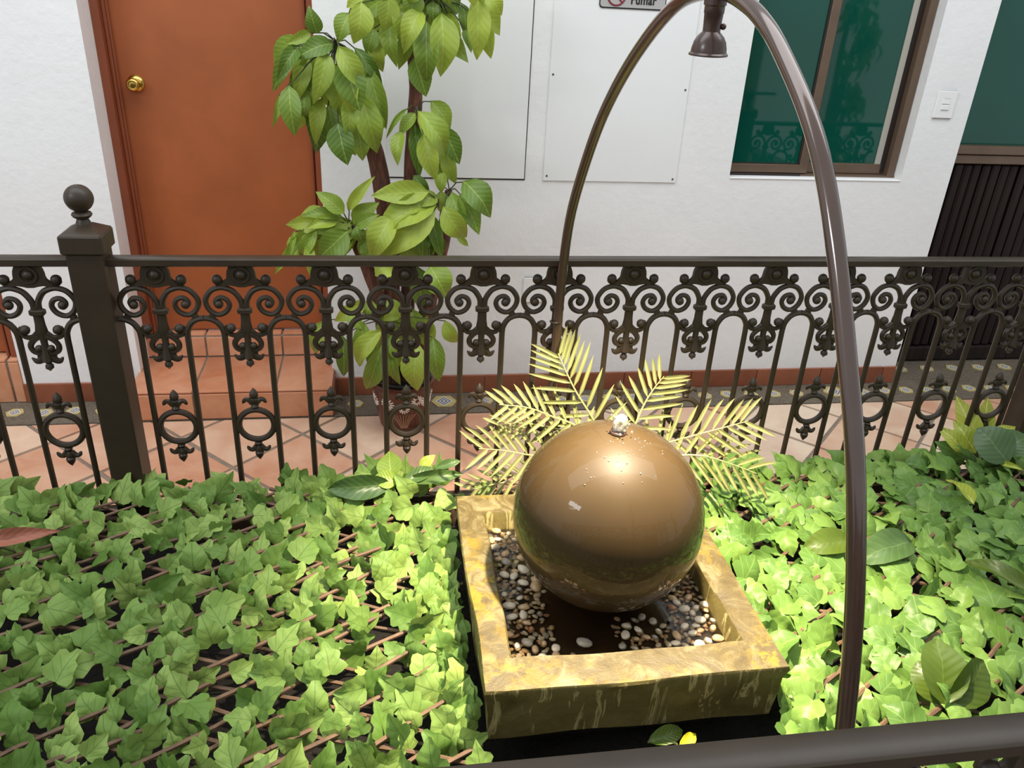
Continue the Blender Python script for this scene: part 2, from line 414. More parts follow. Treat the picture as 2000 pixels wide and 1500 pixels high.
# entrance steps (terracotta)
def steps(x0, x1, label, joints):
    t = thing('entrance_step', label, 'steps', ((x0 + x1) / 2, 3.25, 0)); cx = t.location
    def part(name, mb, mat):
        o = obj(name, mb, mat, t); o.matrix_parent_inverse = Matrix.Translation(-cx); return o
    part('core', MB().box((x0 + .004, 3.086, 0), (x1 - .004, 3.43, .126)).box((x0 + .004, 3.425, 0), (x1 - .004, 3.53, .228)), 'grout')
    e = [x0] + joints + [x1]
    for a, c in zip(e[:-1], e[1:]):
        a += .004; c -= .004
        part('riser_tile', MB().rbox((a, 3.078, .003), (c, 3.090, .118), .002), 'step_tile')
        part('tread_tile', MB().rbox((a, 3.080, .121), (c, 3.418, .132), .003), 'step_tile')
        part('riser_tile', MB().rbox((a, 3.418, .136), (c, 3.430, .225), .002), 'step_tile')
        part('tread_tile', MB().rbox((a, 3.4305, .226), (c, 3.525, .237), .003), 'step_tile')
    part('side_tile', MB().rbox((x1 - .006, 3.083, .002), (x1 + .002, YW - .001, .12), .001), 'base_tile')
steps(-1.046, -.226, 'two terracotta tiled steps leading up to the brown door', [-.788, -.46])
# left doorway
ls = thing('entrance_step', 'terracotta step at the photo left edge under the far-left doorway', 'steps', (-1.9, 3.25, 0))
for k, (a, c) in enumerate([(-2.34, -2.08), (-2.07, -1.82), (-1.81, -1.555), (-1.545, -1.507)]):
    o = obj('riser_tile', MB().rbox((a, YW - .006, .003), (c, YW + .006, .185), .002), 'step_tile', ls); o.matrix_parent_inverse = Matrix.Translation((1.9, -3.25, 0))
    o = obj('tread_tile', MB().rbox((a, YW - .004, .187), (c, YW + .2, .198), .002), 'step_tile', ls); o.matrix_parent_inverse = Matrix.Translation((1.9, -3.25, 0))

# doors
def door(name, x0, x1, zb, ytop=2.34, knob=True, yf=3.405, yl=3.47):
    d = empty_struct(name)
    fr = MB().box((x0, yf, zb), (x0 + .03, YB - .005, ytop)).box((x1 - .03, yf, zb), (x1, YB - .005, ytop)).box((x0 + .03, yf, ytop - .04), (x1 - .03, YB - .005, ytop))
    fo = obj('frame', fr, 'frame_paint', d)
    for xa in (x0 + .03, x1 - .05):
        obj('stop_bead', MB().rbox((xa, yl - .035, zb), (xa + .012, yl - .005, ytop - .04), .003).rbox((xa + .010, yl - .022, zb), (xa + .020, yl - .005, ytop - .04), .003), 'frame_paint', fo)
    leaf = obj('leaf', MB().rbox((x0 + .034, yl, zb + .006), (x1 - .034, yl + .04, ytop - .045), .003), 'door_paint', d)
    if knob:
        ax = Vector((0, -1, 0)); c = (x0 + .105, yl, 1.272)
        obj('rose', MB().lathe([(.030, 0), (.032, .003), (.029, .009), (.021, .014), (.0135, .017)], c, 24, ax), 'brass', leaf)
        kb = MB().lathe([(.012, .015), (.0115, .03), (.018, .036), (.0235, .044), (.024, .051), (.020, .057), (.016, .0585), (.0155, .057), (.012, .0565), (.0115, .059), (.0085, .0595), (.001, .0595)], c, 24, ax)
        obj('knob', kb, 'brass', leaf)
        obj('keyhole', MB().box((c[0] - .0012, yl - .0605, c[2] - .004), (c[0] + .0012, yl - .059, c[2] + .004)), 'sign_black', leaf)
    return d
door('door_1', D0, D1, .238)
door('door_2', -2.35, -1.507, .2, knob=False, yf=3.30, yl=3.34)

# window
wd = empty_struct('window_1')
y0 = YW + .05
obj('frame', MB().box((W0, y0, WZ), (W1, y0 + .07, WZ + .012)).box((W1 - .038, y0, WZ + .012), (W1 - .006, y0 + .07, 2.19)).box((W0, y0, WZ + .012), (W0 + .012, y0 + .07, 2.19)), 'alu_brown', wd)
obj('track', MB().box((W0 + .012, y0 - .002, WZ + .003), (1.80, y0 + .012, WZ + .014)), 'alu_dark', wd)
sl = obj('sliding_sash', MB().rbox((W0 + .010, y0 + .004, WZ + .014), (1.83, y0 + .026, WZ + .052), .003).rbox((1.792, y0 + .003, WZ + .014), (1.832, y0 + .028, 2.19), .003), 'alu_brown', wd)
obj('gasket', MB().box((1.784, y0 + .008, WZ + .05), (1.793, y0 + .024, 2.19)).box((W0 + .012, y0 + .008, WZ + .05), (1.79, y0 + .02, WZ + .056)), 'alu_dark', sl)
obj('pane', MB().box((W0 + .012, y0 + .014, WZ + .05), (1.795, y0 + .019, 2.19)), 'green_glass', sl)
fs = obj('fixed_sash', MB().rbox((1.82, y0 + .032, WZ + .012), (W1 - .035, y0 + .058, WZ + .056), .003), 'alu_brown', wd)
obj('pane', MB().box((1.82, y0 + .044, WZ + .05), (W1 - .06, y0 + .049, 2.19)), 'green_glass', fs)
obj('inner_stile', MB().rbox((W1 - .085, y0 + .036, WZ + .05), (W1 - .058, y0 + .056, 2.19), .002), 'sash_grey', fs)
obj('gap_shade', MB().box((W1 - .058, y0 + .03, WZ + .02), (W1 - .036, y0 + .06, 2.19)), 'alu_dark', fs)  # dark box stands in for the shade in the gap beside the frame
obj('sill', MB().rbox((W0 + .002, YW - .004, WZ - .001), (W1 + .0, y0 + .004, WZ + .004), .0015), 'plaster', wd)
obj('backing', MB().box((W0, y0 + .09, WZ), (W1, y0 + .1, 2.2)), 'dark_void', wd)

# recessed glazed door with ribbed wood panel on the right
d3 = empty_struct('door_3')
obj('pane', MB().box((2.487, 3.535, 1.10), (4.4, 3.541, 2.6)), 'green_glass', d3)
obj('mid_rail', MB().rbox((2.40, 3.49, 1.075), (4.4, 3.54, 1.115), .004).rbox((2.40, 3.50, 1.03), (4.4, 3.54, 1.074), .004), 'alu_brown', d3)
obj('kick_rail', MB().rbox((2.40, 3.495, .012), (4.4, 3.54, .085), .004), 'dark_wood', d3)
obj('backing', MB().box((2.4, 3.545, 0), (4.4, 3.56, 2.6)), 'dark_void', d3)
sm = MB().rbox((-.021, -.012, .088), (.021, .012, 1.028), .006).mesh('slat'); sm.materials.append(M['dark_wood'])
sm2 = MB().rbox((-.021, -.012, .088), (.021, .012, 1.028), .009).mesh('slat'); sm2.materials.append(M['dark_wood'])
for k in range(38):
    obj('slat', random.choice((sm, sm2)), None, d3, (2.50 + k * .05, 3.525 + random.uniform(-.006, .004), 0))

# planter: soil and kerb under the ivy
o = obj('trim_2', MB().box((-4, 2.03, 0), (4.6, 2.10, .26)), 'curb'); o['kind'] = 'structure'
o = obj('trim_3', MB().box((-4, .46, 0), (4.6, .54, .26)), 'curb'); o['kind'] = 'structure'
gr = MB()
nx, ny = 60, 24
gv = [(-4 + 8.6 * i / nx, .54 + 1.46 * j / ny, .20 + .03 * noise.noise((i * .7, j * .9, 0))) for j in range(ny + 1) for i in range(nx + 1)]
gr.add(gv, [(j * (nx + 1) + i, j * (nx + 1) + i + 1, (j + 1) * (nx + 1) + i + 1, (j + 1) * (nx + 1) + i) for j in range(ny) for i in range(nx)])
so_ = obj('planter_soil', gr, 'soil'); so_['kind'] = 'stuff'; tag(so_, 'dark soil of the planter bed beneath the ivy', 'soil')

# ---------------------------------------------------------------- wall fittings
def access_panel(x0, x1, z0, z1, label, gap, proud, screws):
    t = thing('access_panel', label, 'panel', ((x0 + x1) / 2, YW, z0))
    pi = Matrix.Translation(-t.location)
    o = obj('cover', MB().rbox((x0, YW - proud, z0), (x1, YW - .0003, z1), .0012), 'panel_paint', t); o.matrix_parent_inverse = pi
    if gap:
        o = obj('gap', MB().box((x0 - .003, YW - .0022, z0 - .0045), (x1 + .003, YW - .0002, z0 - .0005)).box((x1 + .0003, YW - .0022, z0 - .0045), (x1 + .0032, YW - .0002, z1)), 'sign_black', t); o.matrix_parent_inverse = pi
    for x, z in screws:
        o = obj('screw', MB().lathe([(.0045, 0), (.004, .0015), (.001, .002)], (x, YW - proud, z), 10, Vector((0, -1, 0))), 'screw', t); o.matrix_parent_inverse = pi
access_panel(.02, .571, .974, 2.2, 'white flush wall panel with a dark gap, behind the potted tree', True, .003, [(.545, 1.7)])
access_panel(.649, 1.218, .970, 2.2, 'white screwed-on wall panel between the lamp arch and the gapped panel', False, .006, [(.664, .99), (.662, 1.38), (1.203, .985), (1.205, 1.34)])

def plate(x0, x1, z0, z1, label, cat, name, rock):
    t = thing(name, label, cat, ((x0 + x1) / 2, YW, (z0 + z1) / 2)); pi = Matrix.Translation(-t.location)
    o = obj('plate', MB().rbox((x0, YW - .008, z0), (x1, YW - .0002, z1), .003), 'white_plastic' if rock else 'panel_paint', t); o.matrix_parent_inverse = pi
    if rock:
        cx = (x0 + x1) / 2; cz = (z0 + z1) / 2
        o = obj('rocker', MB().rbox((cx - .018, YW - .0125, cz - .022), (cx + .018, YW - .006, cz + .0), .002), 'white_plastic', t); o.matrix_parent_inverse = pi
        o = obj('rocker', MB().rbox((cx - .018, YW - .0105, cz + .001), (cx + .018, YW - .006, cz + .024), .002), 'white_plastic', t); o.matrix_parent_inverse = pi
plate(2.316, 2.407, 1.262, 1.375, 'white light switch on the wall right of the window', 'switch', 'light_switch', True)
plate(.592, .682, .437, .553, 'small blank white cover plate low on the wall behind the fence', 'cover plate', 'cover_plate', False)

sg = thing('wall_sign', 'grey no-smoking sign with black border reading Fumar at the top edge', 'sign', (.95, YW - .006, 1.622))
def rrect(x0, x1, z0, z1, r, n=5):
    p = []
    for cx, cz, a0 in ((x1 - r, z0 + r, -90), (x1 - r, z1 - r, 0), (x0 + r, z1 - r, 90), (x0 + r, z0 + r, 180)):
        p += [(cx + r * math.cos(math.radians(a0 + 90 * i / n)), cz + r * math.sin(math.radians(a0 + 90 * i / n))) for i in range(n + 1)]
    return p
obj('border', MB().prism(rrect(-.13, .13, 0, .13, .013), -.003, .006), 'sign_black', sg)
obj('face', MB().prism(rrect(-.1265, .1265, .0045, .1265, .011), -.0045, .0), 'sign_plate', sg)
obj('symbol_ring', MB().torus((-.066, -.005, .045), .034, .0032), 'sign_red', sg)
a = .034 * .7071
obj('symbol_bar', MB().tube([(-.066 - a, -.005, .045 + a), (-.066 + a, -.005, .045 - a)], .003), 'sign_red', sg)
fc = bpy.data.curves.new('lettering', 'FONT'); fc.body = 'Fumar'; fc.size = .046; fc.extrude = .0008; fc.offset = .0009; fc.space_character = 1.05
fc.materials.append(M['sign_black'])
fo = bpy.data.objects.new('lettering_curve', fc); col.objects.link(fo); bpy.context.view_layer.update()
lm_ = bpy.data.meshes.new_from_object(fo.evaluated_get(bpy.context.evaluated_depsgraph_get())); bpy.data.objects.remove(fo)
fo = bpy.data.objects.new('lettering', lm_); col.objects.link(fo); fo.parent = sg; fo.location = (-.010, -.0052, .0185); fo.rotation_euler = (PI / 2, 0, 0); fo.scale = (.82, 1, 1)

# ---------------------------------------------------------------- iron fence
def mir(pts, s): return [(s * x, y, z) for x, y, z in pts]
def P2(pts): return [(x, 0, z) for x, z in pts]
cast = MB()
half = [(.025, 1.016), (.030, 1.008), (.0335, .999), (.0352, .990), (.0355, .982), (.038, .975), (.046, .968), (.056, .962), (.045, .957), (.030, .960), (.018, .958), (.008, .955)]
cast.prism([(x, z) for x, z in half] + [(-x, z) for x, z in reversed(half)], -.007, .007)
cast.torus((0, -.007, .989), .0205, .0042, Vector((0, 1, 0)), 20, 6)
spir = [(.006, .896), (.008, .917), (.022, .940), (.040, .950), (.058, .952), (.080, .943), (.0955, .918), (.089, .892), (.069, .8775), (.047, .885), (.037, .904), (.044, .920), (.060, .9245), (.071, .914), (.069, .904)]
for s in (1, -1):
    cast.ball((s * .0605, 0, .974), .0138, 10, .9)
    cast.tube(mir(P2(crom([Vector((.035, .972)), Vector((.050, .963)), Vector((.062, .962)), Vector((.071, .970))], 3)), s), [.006, .007, .007, .004], 6)
    cast.tube(mir([(p.x, 0, p.y) for p in crom([Vector(q) for q in spir], 4)], s), [.0080, .0068], 8)
    cast.ball((s * .0635, 0, .9065), .012, 10)
    cast.rbox((s * .083 - .008, -.006, .866), (s * .083 + .008, .006, .880), .002)
    lo = crom([Vector(q) for q in [(.010, .830), (.024, .819), (.041, .820), (.051, .833), (.047, .847)]], 4)
    cast.tube(mir([(p.x, 0, p.y) for p in lo], s), [.0085, .0055], 6); cast.ball((s * .0395, 0, .839), .013, 10)
cast.rbox((-.0185, -.0115, .878), (.0185, .0115, .898), .005)
cast.tube([(0, 0, .905), (0, 0, .88), (0, 0, .855), (0, 0, .835), (0, 0, .818)], [.014, .0125, .013, .016, .012], 10, True, .7)
drop = MB()
for s in (1, -1):
    lp = crom([Vector(q) for q in [(.006, .822), (.022, .813), (.0335, .797), (.030, .781), (.017, .775), (.008, .783), (.013, .793)]], 4)
    drop.tube(mir([(p.x, -.001, p.y) for p in lp], s), [.0082, .0068], 6); drop.ball((s * .0145, -.003, .788), .010, 8)
    ear = crom([Vector(q) for q in [(.006, .776), (.014, .766), (.023, .766)]], 3); drop.tube(mir([(p.x, 0, p.y) for p in ear], s), [.007, .004], 6)
    lf = crom([Vector(q) for q in [(.003, .766), (.014, .757), (.027, .751), (.0385, .762)]], 4); drop.tube(mir([(p.x, 0, p.y) for p in lf], s), [.014, .0135, .012, .011, .0105, .010, .0095, .009, .008, .007, .0055, .004, .0015], 8, True, .75)
drop.tube([(0, 0, .825), (0, 0, .80), (0, -.002, .775), (0, -.002, .755)], [.010, .009, .011, .015], 8)
drop.lathe([(.009, .757), (.011, .750), (.006, .745), (.011, .738), (.0105, .732), (.005, .727), (.0005, .722)], (0, 0, 0), 8)
bar = MB().tube([(.058, 0, .22), (.058, 0, .80)] + [(p.x, 0, p.y) for p in crom([Vector(q) for q in [(.058, .815), (.0605, .835), (.072, .855), (.088, .865), (.1045, .868)]], 4)], .0082, 8)
ring = MB().torus((0, 0, .544), .0475, .0088, Vector((0, 1, 0)), 36, 8)
def finial(z, s, L):
    f = MB()
    f.lathe([(.0085, 0), (.011, s * .004), (.0085, s * .008), (.0065, s * .012), (.012, s * .022), (.011, s * .028), (.0085, s * .030), (.0125, s * (L - .025)), (.0115, s * (L - .016)), (.006, s * (L - .007)), (.0005, s * L)], (0, 0, z), 10)
    for q in (1, -1):
        p = crom([Vector((.004, z + s * .014)), Vector((.014, z + s * .024)), Vector((.024, z + s * .025)), Vector((.0315, z + s * .014))], 3)
        f.tube([(q * v.x, -.001, v.y) for v in p], [.009, .009, .0085, .008, .0075, .007, .0065, .006, .005, .002], 7, True, .8)
    return f
CM = {'scroll_casting': cast.mesh('scroll_casting'), 'drop_ornament': drop.mesh('drop_ornament'), 'bar': bar.mesh('bar'), 'ring': ring.mesh('ring'),
      'finial': finial(.599, 1, .061).mesh('finial'), 'finial_low': finial(.489, -1, .060).mesh('finial'),
      'boss': MB().ball((0, -.005, .989), .0138, 14, .9).mesh('boss')}
for me in CM.values(): me.materials.append(M['iron'])
bar_l = bar.mesh('bar'); bar_l.transform(Matrix.Scale(-1, 4, (1, 0, 0))); bar_l.flip_normals(); bar_l.materials.append(M['iron'])
def fence_panel(root, x, detail=True):
    c = obj('scroll_casting', CM['scroll_casting'], None, root, (x, 0, 0)); obj('boss', CM['boss'], None, c)
    obj('drop_ornament', CM['drop_ornament'], None, root, (x, 0, 0))
    obj('bar', CM['bar'], None, root, (x, 0, 0)); obj('bar', bar_l, None, root, (x, 0, 0))
    r = obj('ring', CM['ring'], None, root, (x, 0, 0)); obj('finial', CM['finial'], None, r); obj('finial', CM['finial_low'], None, r)
def fence_post(root, x):
    p = obj('post', MB().rbox((-.042, -.042, .15), (.042, .042, 1.062), .004), 'iron', root, (x, 0, 0))
    cp = MB().rbox((-.050, -.050, 1.052), (.050, .050, 1.100), .004)
    a, c = .048, .016; cp.add([(-a, -a, 1.099), (a, -a, 1.099), (a, a, 1.099), (-a, a, 1.099), (-c, -c, 1.118), (c, -c, 1.118), (c, c, 1.118), (-c, c, 1.118)], [(0, 1, 5, 4), (1, 2, 6, 5), (2, 3, 7, 6), (3, 0, 4, 7), (4, 5, 6, 7)])
    obj('cap', cp, 'iron', p)
    pr = [(.018, 1.116), (.016, 1.124), (.013, 1.130), (.021, 1.136), (.024, 1.141), (.021, 1.146), (.012, 1.150)]
    pr += [(.033 * math.sin(math.radians(t)), 1.180 - .033 * math.cos(math.radians(t))) for t in range(25, 180, 12)] + [(.0005, 1.213)]
    obj('ball_finial', MB().lathe(pr, (0, 0, 0), 20), 'iron', p)
YF, PP, X0 = 2.058, .2096, -.7852
ff = thing('iron_fence', 'dark brown ornamental iron fence with ball-topped post across the back of the planter', 'fence', (0, YF, 0))
for i in range(1, 14): fence_panel(ff, X0 + PP * i)
for i in range(0, 5): fence_panel(ff, -.872 - PP * i)
for i in range(0, 4): fence_panel(ff, 2.245 + PP * i)
fence_post(ff, -.722); fence_post(ff, 2.09)
for a, c in ((-1.9, -.762), (-.682, 2.05), (2.13, 3.0)):
    obj('top_rail', MB().rbox((a, -.020, 1.014), (c, .020, 1.034), .0025), 'iron', ff)
    obj('bottom_rail', MB().rbox((a, -.012, .265), (c, .012, .285), .002), 'iron', ff)
nf = thing('iron_fence', 'near iron fence seen as a broad rail at the bottom right corner', 'fence', (0, .5057, 0))
obj('top_rail', MB().rbox((-2.2, -.020, 1.005), (3.0, .020, 1.025), .0025), 'iron', nf)
xm = at(1690, 1495, .5057).x
for i in range(-10, 6): fence_panel(nf, xm + PP * i)
for o in nf.children:
    if not o.name.startswith('top_rail'): o.location.z -= .009

# ---------------------------------------------------------------- fountain
BX0, BX1, BY0, BY1, BT, BB = .170, .800, 1.100, 1.760, .480, .335
def basin():
    N = 14; b = MB()
    def loop(x0, x1, y0, y1, z, wob, seed, zw=0):
        L = []
        cs = [(x0, y0), (x1, y0), (x1, y1), (x0, y1)]
        for s in range(4):
            a, c = cs[s], cs[(s + 1) % 4]
            for i in range(N):
                t = i / N; x = a[0] + (c[0] - a[0]) * t; y = a[1] + (c[1] - a[1]) * t
                nv = noise.noise_vector((x * 5 + seed, y * 5, z * 3)); k = wob * (1 if i else .3)
                L.append((x + nv.x * k, y + nv.y * k, z + nv.z * zw))
        return L
    dx = .006
    Ls = [loop(BX0 + .03, BX1 - .03, BY0 + .03, BY1 - .03, BB, .006, 3), loop(BX0 + .014, BX1 - .014, BY0 + .014, BY1 - .014, BB + .002, .008, 3, .004), loop(BX0 + .012, BX1 - .012, BY0 + .012, BY1 - .012, BB + .03, .010, 3), loop(BX0 + .010, BX1 - .010, BY0 + .010, BY1 - .010, BB + .07, .010, 5), loop(BX0 + .008, BX1 - .008, BY0 + .008, BY1 - .008, BT - .035, .010, 6),
          loop(BX0 + .001, BX1 - .001, BY0 + .001, BY1 - .001, BT - .006, .009, 7), loop(BX0 + .004, BX1 - .004, BY0 + .004, BY1 - .004, BT, .009, 7, .003),
          loop(BX0 + .035, BX1 - .035, BY0 + .04, BY1 - .04, BT + .001, .006, 2, .003),
          loop(BX0 + .064, BX1 - .068, BY0 + .082, BY1 - .074, BT - .001, .012, 9, .003), loop(BX0 + .068, BX1 - .072, BY0 + .086, BY1 - .078, BT - .006, .012, 9), loop(BX0 + .074, BX1 - .078, BY0 + .092, BY1 - .084, .412, .008, 9)]
    n = 4 * N; vs = [v for L in Ls for v in L]
    fs = [(k * n + i, k * n + (i + 1) % n, (k + 1) * n + (i + 1) % n, (k + 1) * n + i) for k in range(len(Ls) - 1) for i in range(n)]
    fs.append(tuple(range(n - 1, -1, -1)))
    b.add(vs, fs); return b
fb = thing('fountain_basin', 'square golden stone basin holding pebbles and dark water', 'fountain basin', (.485, 1.43, BB))
fi = Matrix.Translation(-fb.location)
o = obj('basin', basin(), 'basin_stone', fb); o.matrix_parent_inverse = fi
o = obj('basin_floor', MB().box((BX0 + .06, BY0 + .06, .405), (BX1 - .06, BY1 - .06, .414)), 'basin_floor', fb); o.matrix_parent_inverse = fi
o = obj('water_surface', MB().box((BX0 + .062, BY0 + .075, .4145), (BX1 - .066, BY1 - .07, .427)), 'water', fb); o.matrix_parent_inverse = fi
o = obj('foot', MB().rbox((BX0 + .09, BY0 + .09, .225), (BX1 - .09, BY1 - .09, BB + .004), .01), 'soil', fb); o.matrix_parent_inverse = fi
SC, SR = Vector((.482, 1.43, .640)), .2125
fs_ = thing('fountain_sphere', 'large glossy wet bronze-brown sphere bubbling water from its top', 'fountain sphere', (SC.x, SC.y, .425))
pr = [(.0005, -SR + .001)] + [(SR * math.sin(math.radians(a)), -SR * math.cos(math.radians(a))) for a in range(4, 175, 3)] + [(.016, .2105), (.0145, .205), (.014, .19), (.0005, .19)]
o = obj('sphere', MB().lathe(pr, (0, 0, SC.z - .425), 96), 'wet_bronze', fs_)
oz = SC.z - .425 + SR
o = obj('nozzle', MB().torus((0, 0, oz + .001), .0135, .0045, Vector((0, 0, 1)), 24, 8).lathe([(.0095, -.02), (.0095, .004), (.007, .004), (.006, -.018), (.0005, -.018)], (0, 0, oz), 16), 'lamp_metal', fs_)
jt = MB()
pr = [(.009, -.008), (.010, .004), (.0135, .010), (.016, .018), (.0155, .026), (.012, .034), (.007, .040), (.0005, .043)]
jt.lathe(pr, (0, 0, oz), 28)
jt.v = [(x + .006 * ((z - oz) / .04) + .0055 * noise.noise((x * 130, y * 130, z * 130)), y + .0055 * noise.noise((x * 130, y * 130, z * 130 + 9)), z + .004 * noise.noise((x * 150 + 5, y * 150, z * 100))) for x, y, z in jt.v]
for k in range(16):
    a = random.uniform(0, 2 * PI); r = random.uniform(.008, .03); z = oz + random.uniform(.002, .045) - r * r * 2.4
    jt.ball((r * math.cos(a) + .003, r * math.sin(a), z), random.uniform(.0012, .0032), 6)
o = obj('water_jet', jt, 'jet_water', fs_); o['label'] = 'small clear bubbling water jet'
# wet runs on the sphere: thin raised water beads
rn = MB()
for k in range(40):
    th = random.uniform(-2.4, -.4); ph = random.uniform(.15, .75); rr = SR + .0002
    c = Vector((rr * math.sin(ph) * math.cos(th), rr * math.sin(ph) * math.sin(th), SC.z - .425 + rr * math.cos(ph)))
    rn.ball(c, random.uniform(.0009, .0022), 6)
o = obj('droplets', rn, 'jet_water', fs_); o['kind'] = 'stuff'
# pebbles
pm = {}
for cname in ('white', 'tan', 'brown', 'grey'):
    L = []
    for k in range(4):
        mb = MB(); mb.ball((0, 0, 0), .5, 9)
        sx, sy, sz = 1, random.uniform(.62, .85), random.uniform(.45, .62)
        mb.v = [(x * sx * (1 + .25 * noise.noise((x * 2 + k * 3, y * 2, z))), y * sy * (1 + .25 * noise.noise((x, y * 2, k + z))), z * sz) for x, y, z in mb.v]
        me = mb.mesh('pebble', True, 180); me.materials.append(M['pebble_' + cname]); L.append(me)
    pm[cname] = L
placed = []
def dens(x, y):
    u = (x - .24) / .49; v = (y - 1.185) / .495
    d = math.hypot(x - SC.x, y - SC.y)
    if d < .085: return 0
    if u < .17 and (v > .02): return 1.0
    if u < .30 and v < .10: return 1.0
    if .5 < u and v < .30: return 1.0 if u > .78 or v < .17 or u < .66 else .35
    if u > .80: return 1.0
    if v > .82: return .9
    if u < .22: return .5
    return .015
tries = 0
while len(placed) < 300 and tries < 60000:
    tries += 1
    x = random.uniform(.248, .722); y = random.uniform(1.196, 1.672)
    if random.random() > dens(x, y): continue
    s = random.choice([.014, .016, .018, .021, .023, .027, .033]) if len(placed) < 230 else random.uniform(.012, .018)
    lay = 0
    ok = True
    for (a, c, q, l) in placed:
        dd = math.hypot(x - a, y - c)
        if dd < (s + q) * .40:
            if tries < 15000 or l >= 1: ok = False; break
            lay = 1
    if not ok: continue
    if math.hypot(x - SC.x, y - SC.y) < .12 and s > .016: continue
    placed.append((x, y, s, lay))
    cn = random.choices(('white', 'tan', 'brown', 'grey'), (.42, .32, .11, .15))[0]
    o = obj('pebble', random.choice(pm[cn]), None, None, (x, y, .418 + s * .24 + lay * .008))
    o.scale = (s * 1.12,) * 3; o.rotation_euler = (random.uniform(-.35, .35), random.uniform(-.35, .35), random.uniform(0, 6.28))
    reg = 'rear inner edge' if y > 1.56 else 'left inner edge' if x < .36 else 'right inner edge' if x > .60 and y > 1.29 else 'front right corner' if x > .60 else 'front inner edge'
    szw = 'large' if s > .023 else 'small' if s < .0155 else 'medium-sized'
    tag(o, szw + ' ' + {'white': 'off-white', 'tan': 'tan', 'brown': 'reddish brown', 'grey': 'grey'}[cn] + ' pebble by the ' + reg + ' of the fountain basin', 'pebble', szw + ' ' + cn + ' pebbles by the ' + reg + ' of the basin')

gv_ = MB()
for k in range(900):
    x = random.uniform(.248, .722); y = random.uniform(1.196, 1.672)
    if dens(x, y) < .5 or math.hypot(x - SC.x, y - SC.y) < .12: continue
    s = random.uniform(.009, .015); o0 = len(gv_.v); a = random.uniform(0, 6.28); gv_.ball((0, 0, 0), .5, 6)
    gv_.v[o0:] = [(x + s * (u * math.cos(a) - v * .7 * math.sin(a)), y + s * (u * math.sin(a) + v * .7 * math.cos(a)), .421 + s * .5 * q) for u, v, q in gv_.v[o0:]]
gvo = obj('gravel', gv_, 'pebble_tan'); gvo['kind'] = 'stuff'; tag(gvo, 'fine tan gravel between the pebbles in the fountain basin', 'gravel')

# ---------------------------------------------------------------- arched lamp
al = thing('arched_lamp', 'tall brown metal arch with a small spotlight hanging over the fountain', 'lamp', (.54, 1.38, 0))
ai = Matrix.Translation((-.54, -1.38, 0))
A = Vector((.470, 2.02, 0)); Bp = Vector((.614, .70, 0)); dirn = Bp - A
raw = [(2.022, .22), (2.022, .60), (2.021, .85), (2.018, .994), (1.993, 1.156), (1.925, 1.300), (1.826, 1.445), (1.688, 1.575), (1.529, 1.674), (1.385, 1.700), (1.288, 1.686), (1.211, 1.656), (1.140, 1.610), (1.068, 1.553), (1.009, 1.490), (.946, 1.397), (.879, 1.280), (.831, 1.192), (.790, 1.099), (.743, .966), (.700, .801), (.672, .65), (.650, .45), (.640, .22)]
arc = crom([Vector((A.x + dirn.x * (y - A.y) / dirn.y, y, z)) for y, z in raw], 6)
o = obj('arch_pole', MB().tube(arc, .0128, 16), 'pole_metal', al); o.matrix_parent_inverse = ai
LX, LY = .541, 1.386
tilt = Vector((.02, .035, -1)).normalized(); top = Vector((LX, LY, 1.692))
o = obj('socket', MB().lathe([(.010, -.004), (.0185, .0), (.0185, .012), (.0165, .014), (.0165, .024), (.0155, .026), (.0145, .046), (.0145, .054)], top, 20, tilt), 'lamp_metal', al); o.matrix_parent_inverse = ai
o2 = obj('thumb_screw', MB().ball(top + tilt * .044 + Vector((.017, -.006, 0)), .0052, 10).tube([top + tilt * .044, top + tilt * .044 + Vector((.015, -.005, 0))], .003, 6), 'lamp_metal', al); o2.matrix_parent_inverse = ai
o = obj('shade', MB().lathe([(.0125, .050), (.016, .054), (.022, .060), (.0265, .068), (.029, .078), (.0295, .084), (.0325, .0865), (.0325, .089), (.0285, .089), (.027, .080), (.022, .068), (.012, .058)], top, 28, tilt), 'lamp_metal', al); o.matrix_parent_inverse = ai
o = obj('bulb', MB().lathe([(.0005, .078), (.020, .080), (.0235, .084), (.020, .088), (.0005, .090)], top, 20, tilt), 'bulb', al); o.matrix_parent_inverse = ai
o = obj('cable_tie', MB().torus(at(1085, 628, 2.018), .0145, .0022, Vector((0, .1, 1)), 20, 6), 'iron', al); o.matrix_parent_inverse = ai
sp = bpy.data.lights.new('spot', 'SPOT'); sp.energy = SPOT_W; sp.color = (1, .85, .60); sp.spot_size = math.radians(84); sp.spot_blend = .55; sp.shadow_soft_size = .018
spo = bpy.data.objects.new('spot', sp); col.objects.link(spo); spo.location = top + tilt * .094; spo.rotation_euler = (Vector((0, 0, -1)).rotation_difference(tilt)).to_euler()

# ---------------------------------------------------------------- leaf meshes
def leaf_mesh(name, prof, mat, fold=.18, arch=.12, nx=8, wave=.0, seed=0):
    """blade of unit length along +x, unit full width along y; prof(t) half width 0..0.5"""
    vs = []; uvs = []; rows = [-1, -.5, 0, .5, 1]
    for i in range(nx + 1):
        t = i / nx; hw = prof(t)
        for r in rows:
            z = arch * math.sin(PI * t) + abs(r) * hw * fold - .05 * t * t + wave * noise.noise((t * 4 + seed, r * 1.5, seed))
            vs.append((t, r * hw, z)); uvs.append((t, .5 + r * .5 * min(1, hw / .5 + .0)))
    k = len(rows)
    fs = [(i * k + j, (i + 1) * k + j, (i + 1) * k + j + 1, i * k + j + 1) for i in range(nx) for j in range(k - 1)]
    me = bpy.data.meshes.new(name); me.from_pydata(vs, [], fs); uv = me.uv_layers.new()
    for l in me.loops: uv.data[l.index].uv = uvs[l.vertex_index]
    me.shade_smooth(); me.materials.append(M[mat]); return me
